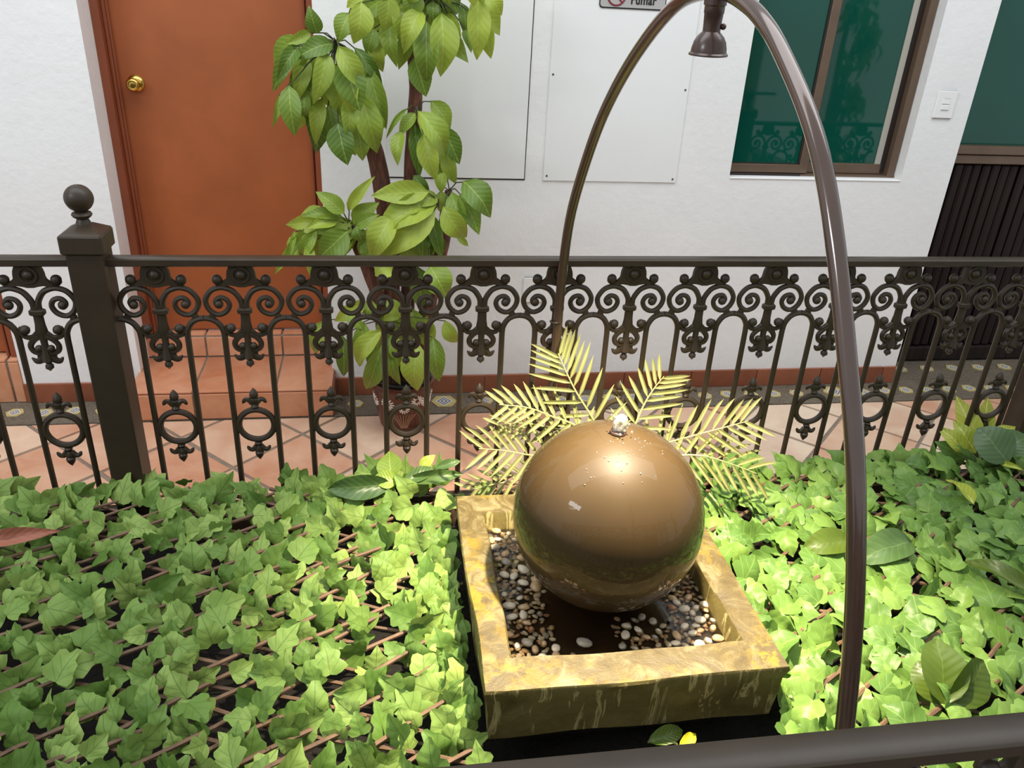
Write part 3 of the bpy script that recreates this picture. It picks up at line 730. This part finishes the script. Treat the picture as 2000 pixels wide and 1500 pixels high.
def ovate(t): return .5 * max(0.012, (math.sin(PI * min(1, t ** .78)) ** .85) * (1 - .12 * t)) if 0 < t < 1 else .006
def ellip(t): return .5 * max(.012, math.sin(PI * t) ** .62) if 0 < t < 1 else .006
def strap(t): return .5 * max(.05, min(1, t * 8) * (1 - max(0, (t - .6) / .4) ** 2)) if t < 1 else .01
IVY = [(0, 0), (-.04, .16), (.02, .36), (.14, .50), (.27, .44), (.36, .36), (.50, .40), (.60, .33), (.70, .20), (.86, .10), (1.0, 0)]
def ivy_mesh(name, mat, seed, bend, fold):
    rnd = random.Random(seed); vs = []; uvs = []
    half = [(x + rnd.uniform(-.03, .03), y * rnd.uniform(.85, 1.1)) for x, y in IVY]; half[0] = (0, 0); half[-1] = (rnd.uniform(.9, 1.05), 0)
    def z(x, y): return bend * math.sin(PI * max(0, min(1, x))) + fold * abs(y) - .10 * x * x + .10 * noise.noise((x * 3 + seed, y * 3, seed)) - .25 * max(0, abs(y) - .3)
    for s in (1, -1):
        o = len(vs); n = len(half)
        for i, (x, y) in enumerate(half):       # midrib points then mid then edge
            mx = (i / (n - 1)) * half[-1][0]
            for f in (0, .5, 1):
                px = mx + (x - mx) * f; py = s * y * f
                vs.append((px, py, z(px, py))); uvs.append((px, .5 + py))
    n = len(half); fs = []
    for q in range(2):
        o = q * n * 3
        for i in range(n - 1):
            for j in range(2):
                f = (o + i * 3 + j, o + (i + 1) * 3 + j, o + (i + 1) * 3 + j + 1, o + i * 3 + j + 1)
                fs.append(f if q == 0 else tuple(reversed(f)))
    import bmesh
    me = bpy.data.meshes.new(name); me.from_pydata(vs, [], fs); uv = me.uv_layers.new()
    for l in me.loops: uv.data[l.index].uv = uvs[l.vertex_index]
    b = bmesh.new(); b.from_mesh(me); bmesh.ops.remove_doubles(b, verts=b.verts, dist=1e-5); b.to_mesh(me); b.free()
    me.shade_smooth(); me.materials.append(M[mat]); return me
def frame(B, T, nrm):
    x = (T - B).normalized(); z = (nrm - x * nrm.dot(x)).normalized(); y = z.cross(x)
    return x, y, z
def leaf_matrix(B, T, nrm, width, zs=None):
    x, y, z = frame(B, T, nrm); L = (T - B).length
    zz = L if zs is None else zs
    return Matrix(((x.x * L, y.x * width, z.x * zz, B.x), (x.y * L, y.y * width, z.y * zz, B.y), (x.z * L, y.z * width, z.z * zz, B.z), (0, 0, 0, 1)))

# ---------------------------------------------------------------- potted tree
TREE_Y = 3.02
pt = thing('potted_tree', 'tall potted artificial tree with drooping yellow-green leaves against the white wall', 'potted plant', (.062, TREE_Y, 0))
ti = Matrix.Translation(-pt.location)
def tp(name, me, mat=None, parent=None):
    o = obj(name, me, mat, parent or pt)
    if parent is None: o.matrix_parent_inverse = ti
    return o
pot = tp('pot', MB().lathe([(.088, 0), (.094, .004), (.100, .03), (.112, .10), (.122, .165), (.126, .185), (.132, .19), (.134, .202), (.130, .21), (.121, .21), (.118, .19), (.0005, .185)], (.062, TREE_Y, 0), 36), 'pot_clay')
tp('inner_pot', MB().lathe([(.116, .19), (.120, .222), (.117, .226), (.112, .222), (.110, .195), (.0005, .192)], (.062, TREE_Y, 0), 36), 'black_rubber')
for ang, z0, sc_ in ((-122, .135, 1.0), (-62, .150, .85), (-88, .118, .75), (-40, .14, .9), (-160, .13, .9), (-10, .13, .9), (170, .12, .9)):
    a = math.radians(ang); fl = MB()
    def surf(da, dz):
        z = z0 + dz; r = .100 + (z - .03) * .165 + .0012; aa = a + da / r
        return Vector((.062 + r * math.cos(aa), TREE_Y + r * math.sin(aa), z))
    for k in range(13):
        t = 2 * PI * k / 13; r0, r1 = .010 * sc_, .030 * sc_
        pts = [surf(r * math.cos(t), r * math.sin(t)) for r in (r0, (r0 + r1) / 2, r1)]
        fl.tube(pts, [.0015 * sc_, .0038 * sc_, .003 * sc_], 5)
    tp('painted_flower', fl, 'white_paint', pot)
vn = MB()
for k in range(9):
    a = math.radians(-90 + (k - 4) * 7)
    def sv(ang, z): r = .100 + (z - .03) * .165 + .001; return Vector((.062 + r * math.cos(ang), TREE_Y + r * math.sin(ang), z))
    vn.tube([sv(math.radians(-88) + (a - math.radians(-90)) * .25, .022), sv(a * .5 + math.radians(-89) * .5, .055), sv(a, .088)], .0012, 4)
tp('painted_stems', vn, 'vine_paint', pot)
trunks = [([(762, 745), (766, 650), (764, 550), (757, 450), (747, 370), (733, 300), (716, 240), (690, 160), (660, 95)], -.01, [.033, .033, .033, .034, .034, .031, .024, .016, .009]),
          ([(792, 745), (796, 600), (800, 450), (802, 350), (808, 250), (812, 170), (806, 90), (802, 20), (804, -10), (806, -40)], .02, [.028, .028, .028, .027, .026, .024, .022, .02, .015, .008]),
          ([(812, 745), (832, 620), (848, 540), (866, 460), (872, 400), (876, 372)], -.02, [.032, .032, .031, .028, .02, .012]),
          ([(750, 745), (748, 650), (738, 580), (712, 510), (694, 470), (688, 440)], -.05, [.026, .027, .027, .024, .02, .014])]
for pts, dy, rs in trunks:
    p3 = [at(x, y, TREE_Y + dy * (1 if i else .5)) for i, (x, y) in enumerate(pts)]
    p3[0].z = .19
    R2 = []
    cr = crom(p3, 4)
    for i in range(len(cr)):
        t = i / (len(cr) - 1) * (len(rs) - 1); k = min(int(t), len(rs) - 2); R2.append((rs[k] + (rs[k + 1] - rs[k]) * (t - k)) * (1 + .07 * noise.noise((i * .8, dy * 30, 0))))
    tp('trunk', MB().tube(cr, R2, 12), 'bark')
tl = [leaf_mesh('leaf', ovate, 'tree_leaf', .22, .10 + .05 * k, 8, .05, k) for k in range(5)]
Z5 = (500, 0, .32); ZD = (500, 330, .3)
CL = [
 (Z5, (490, 255), -.03, [((375, 205), (325, 45), 100), ((330, 200), (190, 260), 70), ((230, 280), (110, 545), 100), ((265, 280), (135, 480), 90), ((470, 265), (255, 350), 120), ((300, 330), (250, 610), 110), ((430, 310), (355, 620), 125), ((200, 520), (235, 815), 130), ((140, 580), (105, 770), 40), ((300, 540), (325, 725), 100), ((450, 385), (520, 700), 165), ((540, 370), (632, 662), 185), ((500, 280), (660, 540), 130), ((600, 290), (765, 510), 80), ((690, 420), (790, 770), 120), ((640, 570), (735, 920), 155), ((560, 600), (560, 850), 110), ((400, 600), (365, 870), 95), ((440, 640), (490, 855), 110), ((500, 750), (555, 995), 160), ((620, 770), (650, 970), 120), ((720, 690), (750, 860), 70), ((350, 420), (330, 700), 110), ((580, 420), (600, 700), 130)]),
 (Z5, (1090, -20), .0, [((640, 10), (600, 255), 150), ((570, 80), (505, 250), 120), ((760, 0), (620, 110), 110), ((810, -30), (780, 185), 135), ((830, 130), (855, 392), 115), ((720, 170), (680, 330), 100), ((735, 190), (770, 430), 100), ((920, 150), (875, 412), 100), ((960, -60), (930, 115), 135), ((1010, 60), (905, 312), 130), ((1040, 130), (1045, 495), 150), ((1130, 80), (1130, 447), 180), ((1080, 10), (1080, 130), 80), ((1170, 80), (1240, 332), 120), ((965, 350), (1035, 578), 140), ((1190, -40), (1225, 80), 90), ((1260, 20), (1285, 222), 80), ((1280, 180), (1312, 312), 70), ((1350, -20), (1350, 347), 145), ((1400, 140), (1432, 347), 95), ((1420, -40), (1495, 87), 110), ((680, 30), (690, 210), 110), ((880, 20), (900, 260), 130), ((700, -80), (560, 40), 110), ((1000, -120), (900, 20), 130), ((1150, -140), (1180, 20), 130), ((1300, -120), (1330, 30), 130), ((850, -140), (780, 0), 130), ((1350, -130), (1480, -20), 110), ((1100, -160), (1060, -20), 130), ((1000, -120), (960, -330), 120), ((1090, -140), (1150, -340), 120), ((930, -110), (770, -230), 120), ((1160, -120), (1330, -240), 120), ((1040, -100), (1050, -260), 130), ((1200, -80), (1420, -150), 120)]),
 (Z5, (978, 672), -.02, [((925, 662), (800, 835), 34), ((975, 690), (880, 822), 80), ((890, 800), (865, 998), 85), ((968, 755), (997, 1068), 95), ((985, 678), (1150, 942), 140), ((1020, 820), (1095, 1088), 125), ((1065, 615), (1180, 785), 115), ((1140, 775), (1238, 992), 125), ((1165, 920), (1215, 1112), 95)]),
 (Z5, (1115, 1265), -.08, [((1055, 1175), (722, 1192), 140), ((1100, 1250), (750, 1420), 190), ((1095, 1285), (755, 1560), 170), ((960, 1070), (1055, 1175), 75), ((1110, 1205), (935, 1262), 95), ((1085, 1290), (840, 1510), 110), ((1020, 1200), (800, 1300), 110)]),
 (Z5, (1180, 1165), -.05, [((1150, 1050), (1130, 1170), 75), ((1262, 1105), (1424, 1316), 165), ((1245, 1180), (1357, 1418), 125), ((1195, 1170), (1275, 1405), 120), ((1140, 1260), (1278, 1442), 145), ((1125, 1165), (1122, 1285), 95), ((1220, 1440), (1292, 1500), 40)]),
 (ZD, (610, 400), -.06, [((575, 290), (400, 155), 110), ((602, 270), (760, 60), 75), ((630, 350), (790, 225), 120), ((650, 370), (790, 300), 100), ((560, 310), (310, 305), 80), ((530, 340), (340, 380), 90), ((380, 360), (130, 670), 75), ((480, 370), (385, 572), 115), ((600, 400), (420, 570), 180), ((400, 390), (295, 570), 85), ((340, 480), (362, 705), 70), ((250, 400), (215, 570), 35), ((500, 320), (400, 420), 110), ((600, 330), (520, 420), 120), ((690, 480), (760, 570), 110), ((650, 370), (690, 470), 90), ((740, 450), (690, 580), 110)]),
 (ZD, (1110, 250), -.09, [((890, 300), (760, 575), 170), ((1000, 390), (860, 578), 95), ((1070, 375), (1085, 580), 100), ((1140, 290), (1205, 578), 90), ((800, 460), (720, 570), 110), ((900, 620), (780, 690), 150), ((1130, 630), (1240, 835), 185), ((1000, 500), (970, 600), 120), ((1190, 430), (1200, 570), 60), ((860, 520), (900, 730), 120)]),
 (ZD, (830, 980), -.08, [((720, 860), (520, 985), 100), ((700, 990), (665, 1230), 110), ((825, 1045), (672, 1275), 125), ((820, 1135), (722, 1425), 125), ((880, 1070), (935, 1392), 95), ((1060, 1140), (1048, 1432), 170), ((1150, 1090), (1190, 1372), 125), ((1230, 985), (1305, 1125), 95), ((560, 1080), (572, 1340), 110), ((450, 980), (390, 1195), 95), ((940, 910), (830, 985), 90), ((760, 860), (720, 960), 100), ((590, 930), (690, 1040), 90), ((850, 850), (940, 960), 90), ((900, 1090), (960, 1260), 110)]),
]
def view_n(p): return (EYE - p).normalized()
for ci, ((ox, oy, s), cen, dy, leaves) in enumerate(CL):
    tw = MB(); c3 = at(ox + cen[0] * s, oy + cen[1] * s, TREE_Y + dy)
    for k, (bp, q, wd_) in enumerate(leaves):
        big = .05 if wd_ >= 125 else 0
        yb = TREE_Y + dy - random.uniform(.0, .07) - big
        B = at(ox + bp[0] * s, oy + bp[1] * s, yb); T = at(ox + q[0] * s, oy + q[1] * s, yb - random.uniform(-.01, .05))
        T = B + (T - B) * 1.06; width = wd_ * s * (B - EYE).dot(fwd) / F * 1.1
        n = view_n(B) + Vector((random.uniform(-.35, .35), 0, random.uniform(-.1, .5)))
        o = obj('leaf', random.choice(tl), None, pt); o.matrix_world = leaf_matrix(B, T, n, width, (T - B).length * random.uniform(.7, 1.3)); o.matrix_parent_inverse = ti
        mid = (c3 + B) / 2 + Vector((0, -.01, .015))
        tw.tube([c3, mid, B + (T - B) * .03], .0022, 5)
    if len(leaves) > 8:
        for k in range(len(leaves) // 2):
            (b1, q1, w1), (b2, q2, w2) = random.sample(leaves, 2); yb = TREE_Y + dy + random.uniform(.0, .04)
            mx_ = lambda u, v: (u[0] * .6 + v[0] * .4, u[1] * .6 + v[1] * .4)
            bb_, qq_ = mx_(b1, b2), mx_(q1, q2)
            B = at(ox + bb_[0] * s, oy + bb_[1] * s, yb); T = B + (at(ox + qq_[0] * s, oy + qq_[1] * s, yb) - B).normalized() * random.uniform(.13, .2)
            o = obj('leaf', random.choice(tl), None, pt); o.matrix_world = leaf_matrix(B, T, view_n(B) + Vector((random.uniform(-.6, .6), 0, random.uniform(-.2, .5))), random.uniform(.07, .1)); o.matrix_parent_inverse = ti
            tw.tube([c3, (c3 + B) / 2 + Vector((0, 0, .01)), B], .0022, 5)
    tp('twig', tw, 'petiole')

# ---------------------------------------------------------------- ivy trellises
def in_basin(x, y, mrg=.0): return BX0 - mrg < x < BX1 + mrg and BY0 - mrg < y < BY1 + mrg
def trellis(label, x0, x1, y0, y1, mat, seed, dens_, size, facing, skip, edge=(0, 0)):
    rnd = random.Random(seed)
    t = thing('ivy_trellis', label, 'ivy trellis', ((x0 + x1) / 2, (y0 + y1) / 2, .30)); inv = Matrix.Translation(-t.location)
    # willow sticks in two crossing layers
    for ang, zz, spc in ((30, .362, .056), (-20, .346, .062)):
        a = math.radians(ang); d = Vector((math.cos(a), math.sin(a), 0)); nn = Vector((-math.sin(a), math.cos(a), 0))
        c = Vector(((x0 + x1) / 2, (y0 + y1) / 2, 0)); k = -40
        while k < 40:
            off = k * spc + rnd.uniform(-.012, .012); k += 1
            seg = []
            s = -2.2
            run = []
            while s < 2.2:
                p = c + nn * off + d * s
                if x0 < p.x < x1 and y0 < p.y < y1 and not in_basin(p.x, p.y, .0): run.append(p)
                elif run: seg.append(run); run = []
                s += .08
            if run: seg.append(run)
            for r in seg:
                if len(r) < 3: continue
                ph = rnd.uniform(0, 9)
                pts = [Vector((p.x + nn.x * .008 * math.sin(i * .8 + ph), p.y + nn.y * .008 * math.sin(i * .8 + ph), zz + .008 * noise.noise((p.x * 6, p.y * 6, ph)))) for i, p in enumerate(r)]
                o = obj('willow_stick', MB().tube(pts, [rnd.uniform(.0048, .0062), rnd.uniform(.004, .0052)], 6), 'twig', t); o.matrix_parent_inverse = inv
    meshes = [ivy_mesh('leaf', mat, seed * 10 + k, rnd.uniform(.0, .18), rnd.uniform(-.15, .6)) for k in range(7)]
    L = []
    step = 1 / math.sqrt(dens_); yy = y0
    while yy < y1:
        xx = x0
        while xx < x1:
            x = xx + rnd.uniform(-.6, .6) * step; y = yy + rnd.uniform(-.6, .6) * step; xx += step
            if in_basin(x, y, .02):
                if x - BX0 < .05: x = BX0 - .022
                elif BX1 - x < .05: x = BX1 + .022
                else: continue
            if not (x0 - .02 < x < x1 + .02 and y0 < y < min(y1, 2.035)) or skip(x, y, rnd): continue
            sz = size * rnd.uniform(.72, 1.22)
            z = .352 + rnd.uniform(0, .035) + .012 * noise.noise((x * 4, y * 4, seed))
            n = Vector((rnd.gauss(0, .42), facing[0] + rnd.gauss(0, .38), facing[1] + rnd.gauss(0, .25)))
            if n.z < .05: n.z = .05
            n.normalize()
            # blade tends to point up and away from the viewer, base low
            ang = rnd.gauss(PI / 2, 1.15); d = Vector((math.cos(ang), math.sin(ang), .25)); d = (d - n * d.dot(n)).normalized()
            B = Vector((x, y, z)) - d * sz * .35
            if B.z < .335: B.z = .335
            T = B + d * sz
            if T.z < .345: T.z = .345
            if y > 1.93: T.z += .02
            if T.y > 2.045: T.y = 2.045
            if in_basin(T.x, T.y, .002) or in_basin(B.x, B.y, .002):
                sh = (BX0 - .003 - max(B.x, T.x)) if x < .4 else (BX1 + .003 - min(B.x, T.x)); B.x += sh; T.x += sh
            L.append((B, T, n, sz * rnd.uniform(.82, 1.08), rnd.randrange(7)))
        yy += step
    for k in range(edge[1]):
        ex = edge[0]; sg_ = -1 if ex < .4 else 1
        x = ex + sg_ * rnd.uniform(.015, .075); y = rnd.uniform(1.08, 1.76); sz = size * rnd.uniform(.7, 1.1)
        n = Vector((sg_ * rnd.uniform(.0, .7), -.7 + rnd.gauss(0, .25), .7)).normalized(); d = Vector((rnd.uniform(-.5, .5), .6, .5)); d = (d - n * d.dot(n)).normalized()
        B = Vector((x, y, .345 + rnd.uniform(0, .02))) - d * sz * .3; B.z = max(B.z, .335); T = B + d * sz
        lim = (max(B.x, T.x) + .014 - ex) if sg_ < 0 else (min(B.x, T.x) - .014 - ex)
        if lim * sg_ < 0: B.x -= lim; T.x -= lim
        L.append((B, T, n, sz * .9, rnd.randrange(7)))
    def key(q):
        u, v, zc = proj(q[0]); inside = -20 < u < 2020 and 860 < v < 1500
        return (0 if inside else 1, zc)
    L.sort(key=key)
    for B, T, n, wdt, k in L[:300]:
        o = obj('leaf', meshes[k], None, t); o.matrix_world = leaf_matrix(B, T, n, wdt); o.matrix_parent_inverse = inv
    vs = []; fs = []; uvs = []
    for B, T, n, wdt, k in L[300:]:
        mm = leaf_matrix(B, T, n, wdt); me = meshes[k]; o0 = len(vs); vs += [tuple(mm @ v.co) for v in me.vertices]
        for p in me.polygons:
            fs.append(tuple(i + o0 for i in p.vertices)); uvs += [tuple(me.uv_layers[0].data[li].uv) for li in p.loop_indices]
    if vs:
        me = bpy.data.meshes.new('ivy_foliage'); me.from_pydata(vs, [], fs); uv = me.uv_layers.new()
        for i, q in enumerate(uvs): uv.data[i].uv = q
        me.shade_smooth(); o = obj('ivy_foliage', me, mat, t, None, 'stuff'); o.matrix_parent_inverse = inv
    return len(L)
n1 = trellis('matte ivy leaves on a willow trellis, covering the planter left of the fountain', -1.75, .172, .72, 2.04, 'ivy_leaf', 3, 470, .070, (-.80, .58), lambda x, y, r: (x > .05 and y > 1.82 and r.random() < .5) or r.random() < .06, (BX0, 60))
n2 = trellis('glossy dense ivy on a trellis, covering the planter right of the fountain', .80, 2.75, .72, 2.04, 'ivy_leaf_glossy', 5, 500, .084, (-.42, .88), lambda x, y, r: r.random() < .04, (BX1, 25))
n3 = trellis('strip of ivy trellis between the fountain basin and the near fence', .172, .80, .62, .985, 'ivy_leaf', 8, 260, .064, (-.5, .8), lambda x, y, r: False)
n4 = trellis('thin strip of ivy trellis between the fountain basin and the back fence', .172, .80, 1.76, 2.04, 'ivy_leaf', 9, 200, .05, (-.5, .8), lambda x, y, r: r.random() < .4)

# ---------------------------------------------------------------- palm behind the sphere
lf = leaf_mesh('leaflet', strap, 'palm_leaf', .15, .06, 6)
lf2 = leaf_mesh('leaflet', strap, 'palm_leaf', .15, -.05, 6)
pc = at(1195, 905, 1.87); pc.z = max(pc.z, .36)
pa = thing('palm_plant', 'pale yellow-green cycad palm fanning out behind the fountain sphere', 'palm plant', (pc.x, pc.y, .30))
pinv = Matrix.Translation(-pa.location)
FR = [([(1165, 832), (1125, 765), (1104, 722), (1090, 690)], (1.88, 1.95), 96, 11, .35), ([(1238, 835), (1258, 790), (1278, 758), (1297, 735)], (1.90, 1.96), 80, 9, .35),
      ([(1285, 872), (1350, 852), (1410, 836), (1462, 822)], (1.86, 1.80), 88, 11, .5), ([(1312, 892), (1370, 890), (1425, 905), (1478, 925)], (1.82, 1.74), 86, 10, .5),
      ([(1135, 838), (1075, 812), (1030, 796), (975, 790)], (1.87, 1.86), 70, 11, .5), ([(1085, 895), (1030, 888), (985, 880), (935, 876)], (1.85, 1.80), 86, 10, .5),
      ([(1062, 930), (1010, 938), (965, 946), (915, 958)], (1.86, 1.84), 64, 10, .5), ([(1120, 850), (1060, 832), (1010, 826), (972, 832)], (1.90, 1.93), 58, 10, .5)]
for pts, (ya, yb_), llen, nl, lay in FR:
    n = len(pts); p3 = [at(x, y, ya + (yb_ - ya) * i / (n - 1)) for i, (x, y) in enumerate(pts)]
    base = Vector((pc.x, pc.y, .40)); crv = crom([base, (base + p3[0]) / 2 + Vector((0, 0, .015))] + p3, 6)
    fr = obj('frond', MB().tube(crv, [.0042, .0012], 6), 'palm_rachis', pa); fr.matrix_parent_inverse = pinv
    st = 12; m_ = len(crv) - 1
    for k in range(nl):
        for s in (1, -1):
            t = (st - 4 + (m_ - st + 4) * (k + (.0 if s > 0 else .5)) / nl); i = int(t); i = min(i, m_ - 1); B = crv[i].lerp(crv[i + 1], t - i)
            tang = (crv[min(i + 1, m_)] - crv[max(i - 1, 0)]).normalized(); vn_ = (view_n(B) + Vector((0, 0, .35))).normalized()
            side = vn_.cross(tang).normalized() * s
            f = k / nl; Lm = llen * (B - EYE).dot(fwd) / F * (1 - .35 * f ** 2) * (.75 + .25 * min(1, f * 4)) * random.uniform(.9, 1.08)
            dv = tang * (.42 + .75 * f) + side * .85 + Vector((0, 0, -.10)) + vn_ * random.uniform(-.12, .12)
            T = B + dv.normalized() * Lm
            o = obj('leaflet', random.choice((lf, lf2)), None, fr); o.matrix_world = leaf_matrix(B, T, vn_ + side * .2, .0108, Lm)

# ---------------------------------------------------------------- broad leaves
BL = {k: [leaf_mesh('leaf', ellip if k in ('broad_leaf', 'bright_leaf') else ovate, k, .2, .08 + .05 * i, 8, .06, i + 3) for i in range(2)] for k in ('broad_leaf', 'bright_leaf', 'croton_leaf', 'dry_leaf', 'yellow_leaf', 'tree_leaf')}
def plant(name, label, cat, root_px, Z, leaves, group=None):
    r = atz(*root_px, Z); t = thing(name, label, cat, tuple(r), group); inv = Matrix.Translation(-t.location)
    for mat, bp, q, wpx, zb_, zt, nr in leaves:
        B = atz(*bp, zb_); T = atz(*q, zt); wdt = wpx * (B - EYE).dot(fwd) / F
        n = Vector(nr) if nr else view_n(B) + Vector((0, 0, .4))
        o = obj('leaf', random.choice(BL[mat]), None, t); o.matrix_world = leaf_matrix(B, T, n, wdt); o.matrix_parent_inverse = inv
    sm_ = MB()
    for mat, bp, q, wpx, zb_, zt, nr in leaves:
        B = atz(*bp, zb_); sm_.tube([Vector((r.x, r.y, .33)), (B + Vector((r.x, r.y, .33))) / 2 + Vector((.004, 0, .004)), B], .0025, 5)
    o = obj('stem', sm_, 'petiole', t); o.matrix_parent_inverse = inv
plant('variegated_croton', 'yellow-green croton plant with one dark leaf by the right end of the back fence', 'plant', (1915, 900), .37, [
    ('croton_leaf', (1908, 878), (1868, 772), 46, .40, .53, None), ('croton_leaf', (1915, 870), (1930, 775), 38, .40, .53, None), ('croton_leaf', (1930, 862), (1985, 832), 30, .43, .47, None),
    ('croton_leaf', (1888, 885), (1832, 833), 36, .40, .46, None), ('croton_leaf', (1905, 885), (1862, 820), 40, .40, .48, None), ('broad_leaf', (1968, 905), (1910, 835), 80, .42, .50, (-.1, -1, .5)),
    ('broad_leaf', (1950, 890), (2010, 850), 60, .43, .48, None), ('croton_leaf', (1950, 905), (2000, 918), 12, .41, .42, None)])
plant('broadleaf_sprig', 'sprig of dark broad leaves lying on the ivy just left of the basin rear corner', 'plant', (775, 940), .38, [
    ('broad_leaf', (765, 945), (640, 955), 48, .40, .41, (0, -.9, .5)), ('broad_leaf', (790, 940), (905, 925), 26, .40, .43, (0, -.8, .6)), ('broad_leaf', (785, 945), (850, 915), 30, .41, .43, (0, -.6, .8)),
    ('tree_leaf', (765, 935), (760, 880), 55, .41, .46, (-.2, -1, .3)), ('tree_leaf', (775, 940), (725, 935), 40, .41, .42, None), ('tree_leaf', (820, 915), (850, 888), 24, .42, .45, None), ('broad_leaf', (850, 915), (900, 900), 18, .43, .45, None)])
plant('fallen_leaf', 'large brown dry leaf lying on the ivy at the left edge', 'leaf', (40, 1050), .385, [('dry_leaf', (-40, 1062), (118, 1036), 36, .39, .41, (-.1, -.75, .7))])
plant('fallen_leaf', 'broad olive-green leaf lying on the ivy left of the lamp arch leg', 'leaf', (1620, 1065), .39, [('bright_leaf', (1662, 1060), (1568, 1070), 56, .395, .395, (0, -.5, .9))])
plant('fallen_leaf', 'grey-green broad leaf lying on the ivy just right of the lamp arch leg', 'leaf', (1720, 1080), .39, [('broad_leaf', (1780, 1060), (1672, 1095), 66, .395, .39, (.1, -.4, .9)), ])
plant('fallen_leaf', 'pointed yellow-green leaf on the ivy below the croton', 'leaf', (1880, 960), .39, [('croton_leaf', (1902, 985), (1848, 934), 34, .40, .40, (0, -.5, .9))])
plant('fallen_leaf', 'long narrow olive leaf on the ivy at the right edge', 'leaf', (1960, 1120), .39, [('bright_leaf', (2030, 1175), (1885, 1093), 40, .395, .41, (0, -.6, .8))])
plant('broadleaf_sprig', 'pair of big rounded green leaves standing in the ivy above the near rail', 'plant', (1855, 1375), .37, [
    ('bright_leaf', (1845, 1378), (1830, 1245), 96, .38, .46, (-.2, -.8, .6)), ('bright_leaf', (1855, 1375), (1925, 1290), 86, .38, .44, (.2, -.8, .6)), ('bright_leaf', (1845, 1375), (1790, 1290), 70, .37, .41, (-.4, -.7, .6))])
plant('broadleaf_sprig', 'green leaf with a bright yellow leaf tip under the basin front edge', 'plant', (1310, 1450), .33, [
    ('bright_leaf', (1265, 1450), (1335, 1425), 36, .335, .335, (0, -.5, .9)), ('yellow_leaf', (1325, 1462), (1360, 1432), 26, .35, .345, (0, -.5, .9))])
print('ivy', n1, n2, n3, n4)

# a second tree across the courtyard, mirrored in the window
def copy_tree(o, parent=None):
    c = o.copy(); col.objects.link(c); c.parent = parent; c.matrix_parent_inverse = o.matrix_parent_inverse.copy()
    for ch in list(o.children): copy_tree(ch, c)
    return c
t2 = copy_tree(pt); t2.location = (4.0, -.3, 0); t2.rotation_euler.z = 2.4
t2['label'] = 'second potted tree, seen only as a reflection in the window glass'
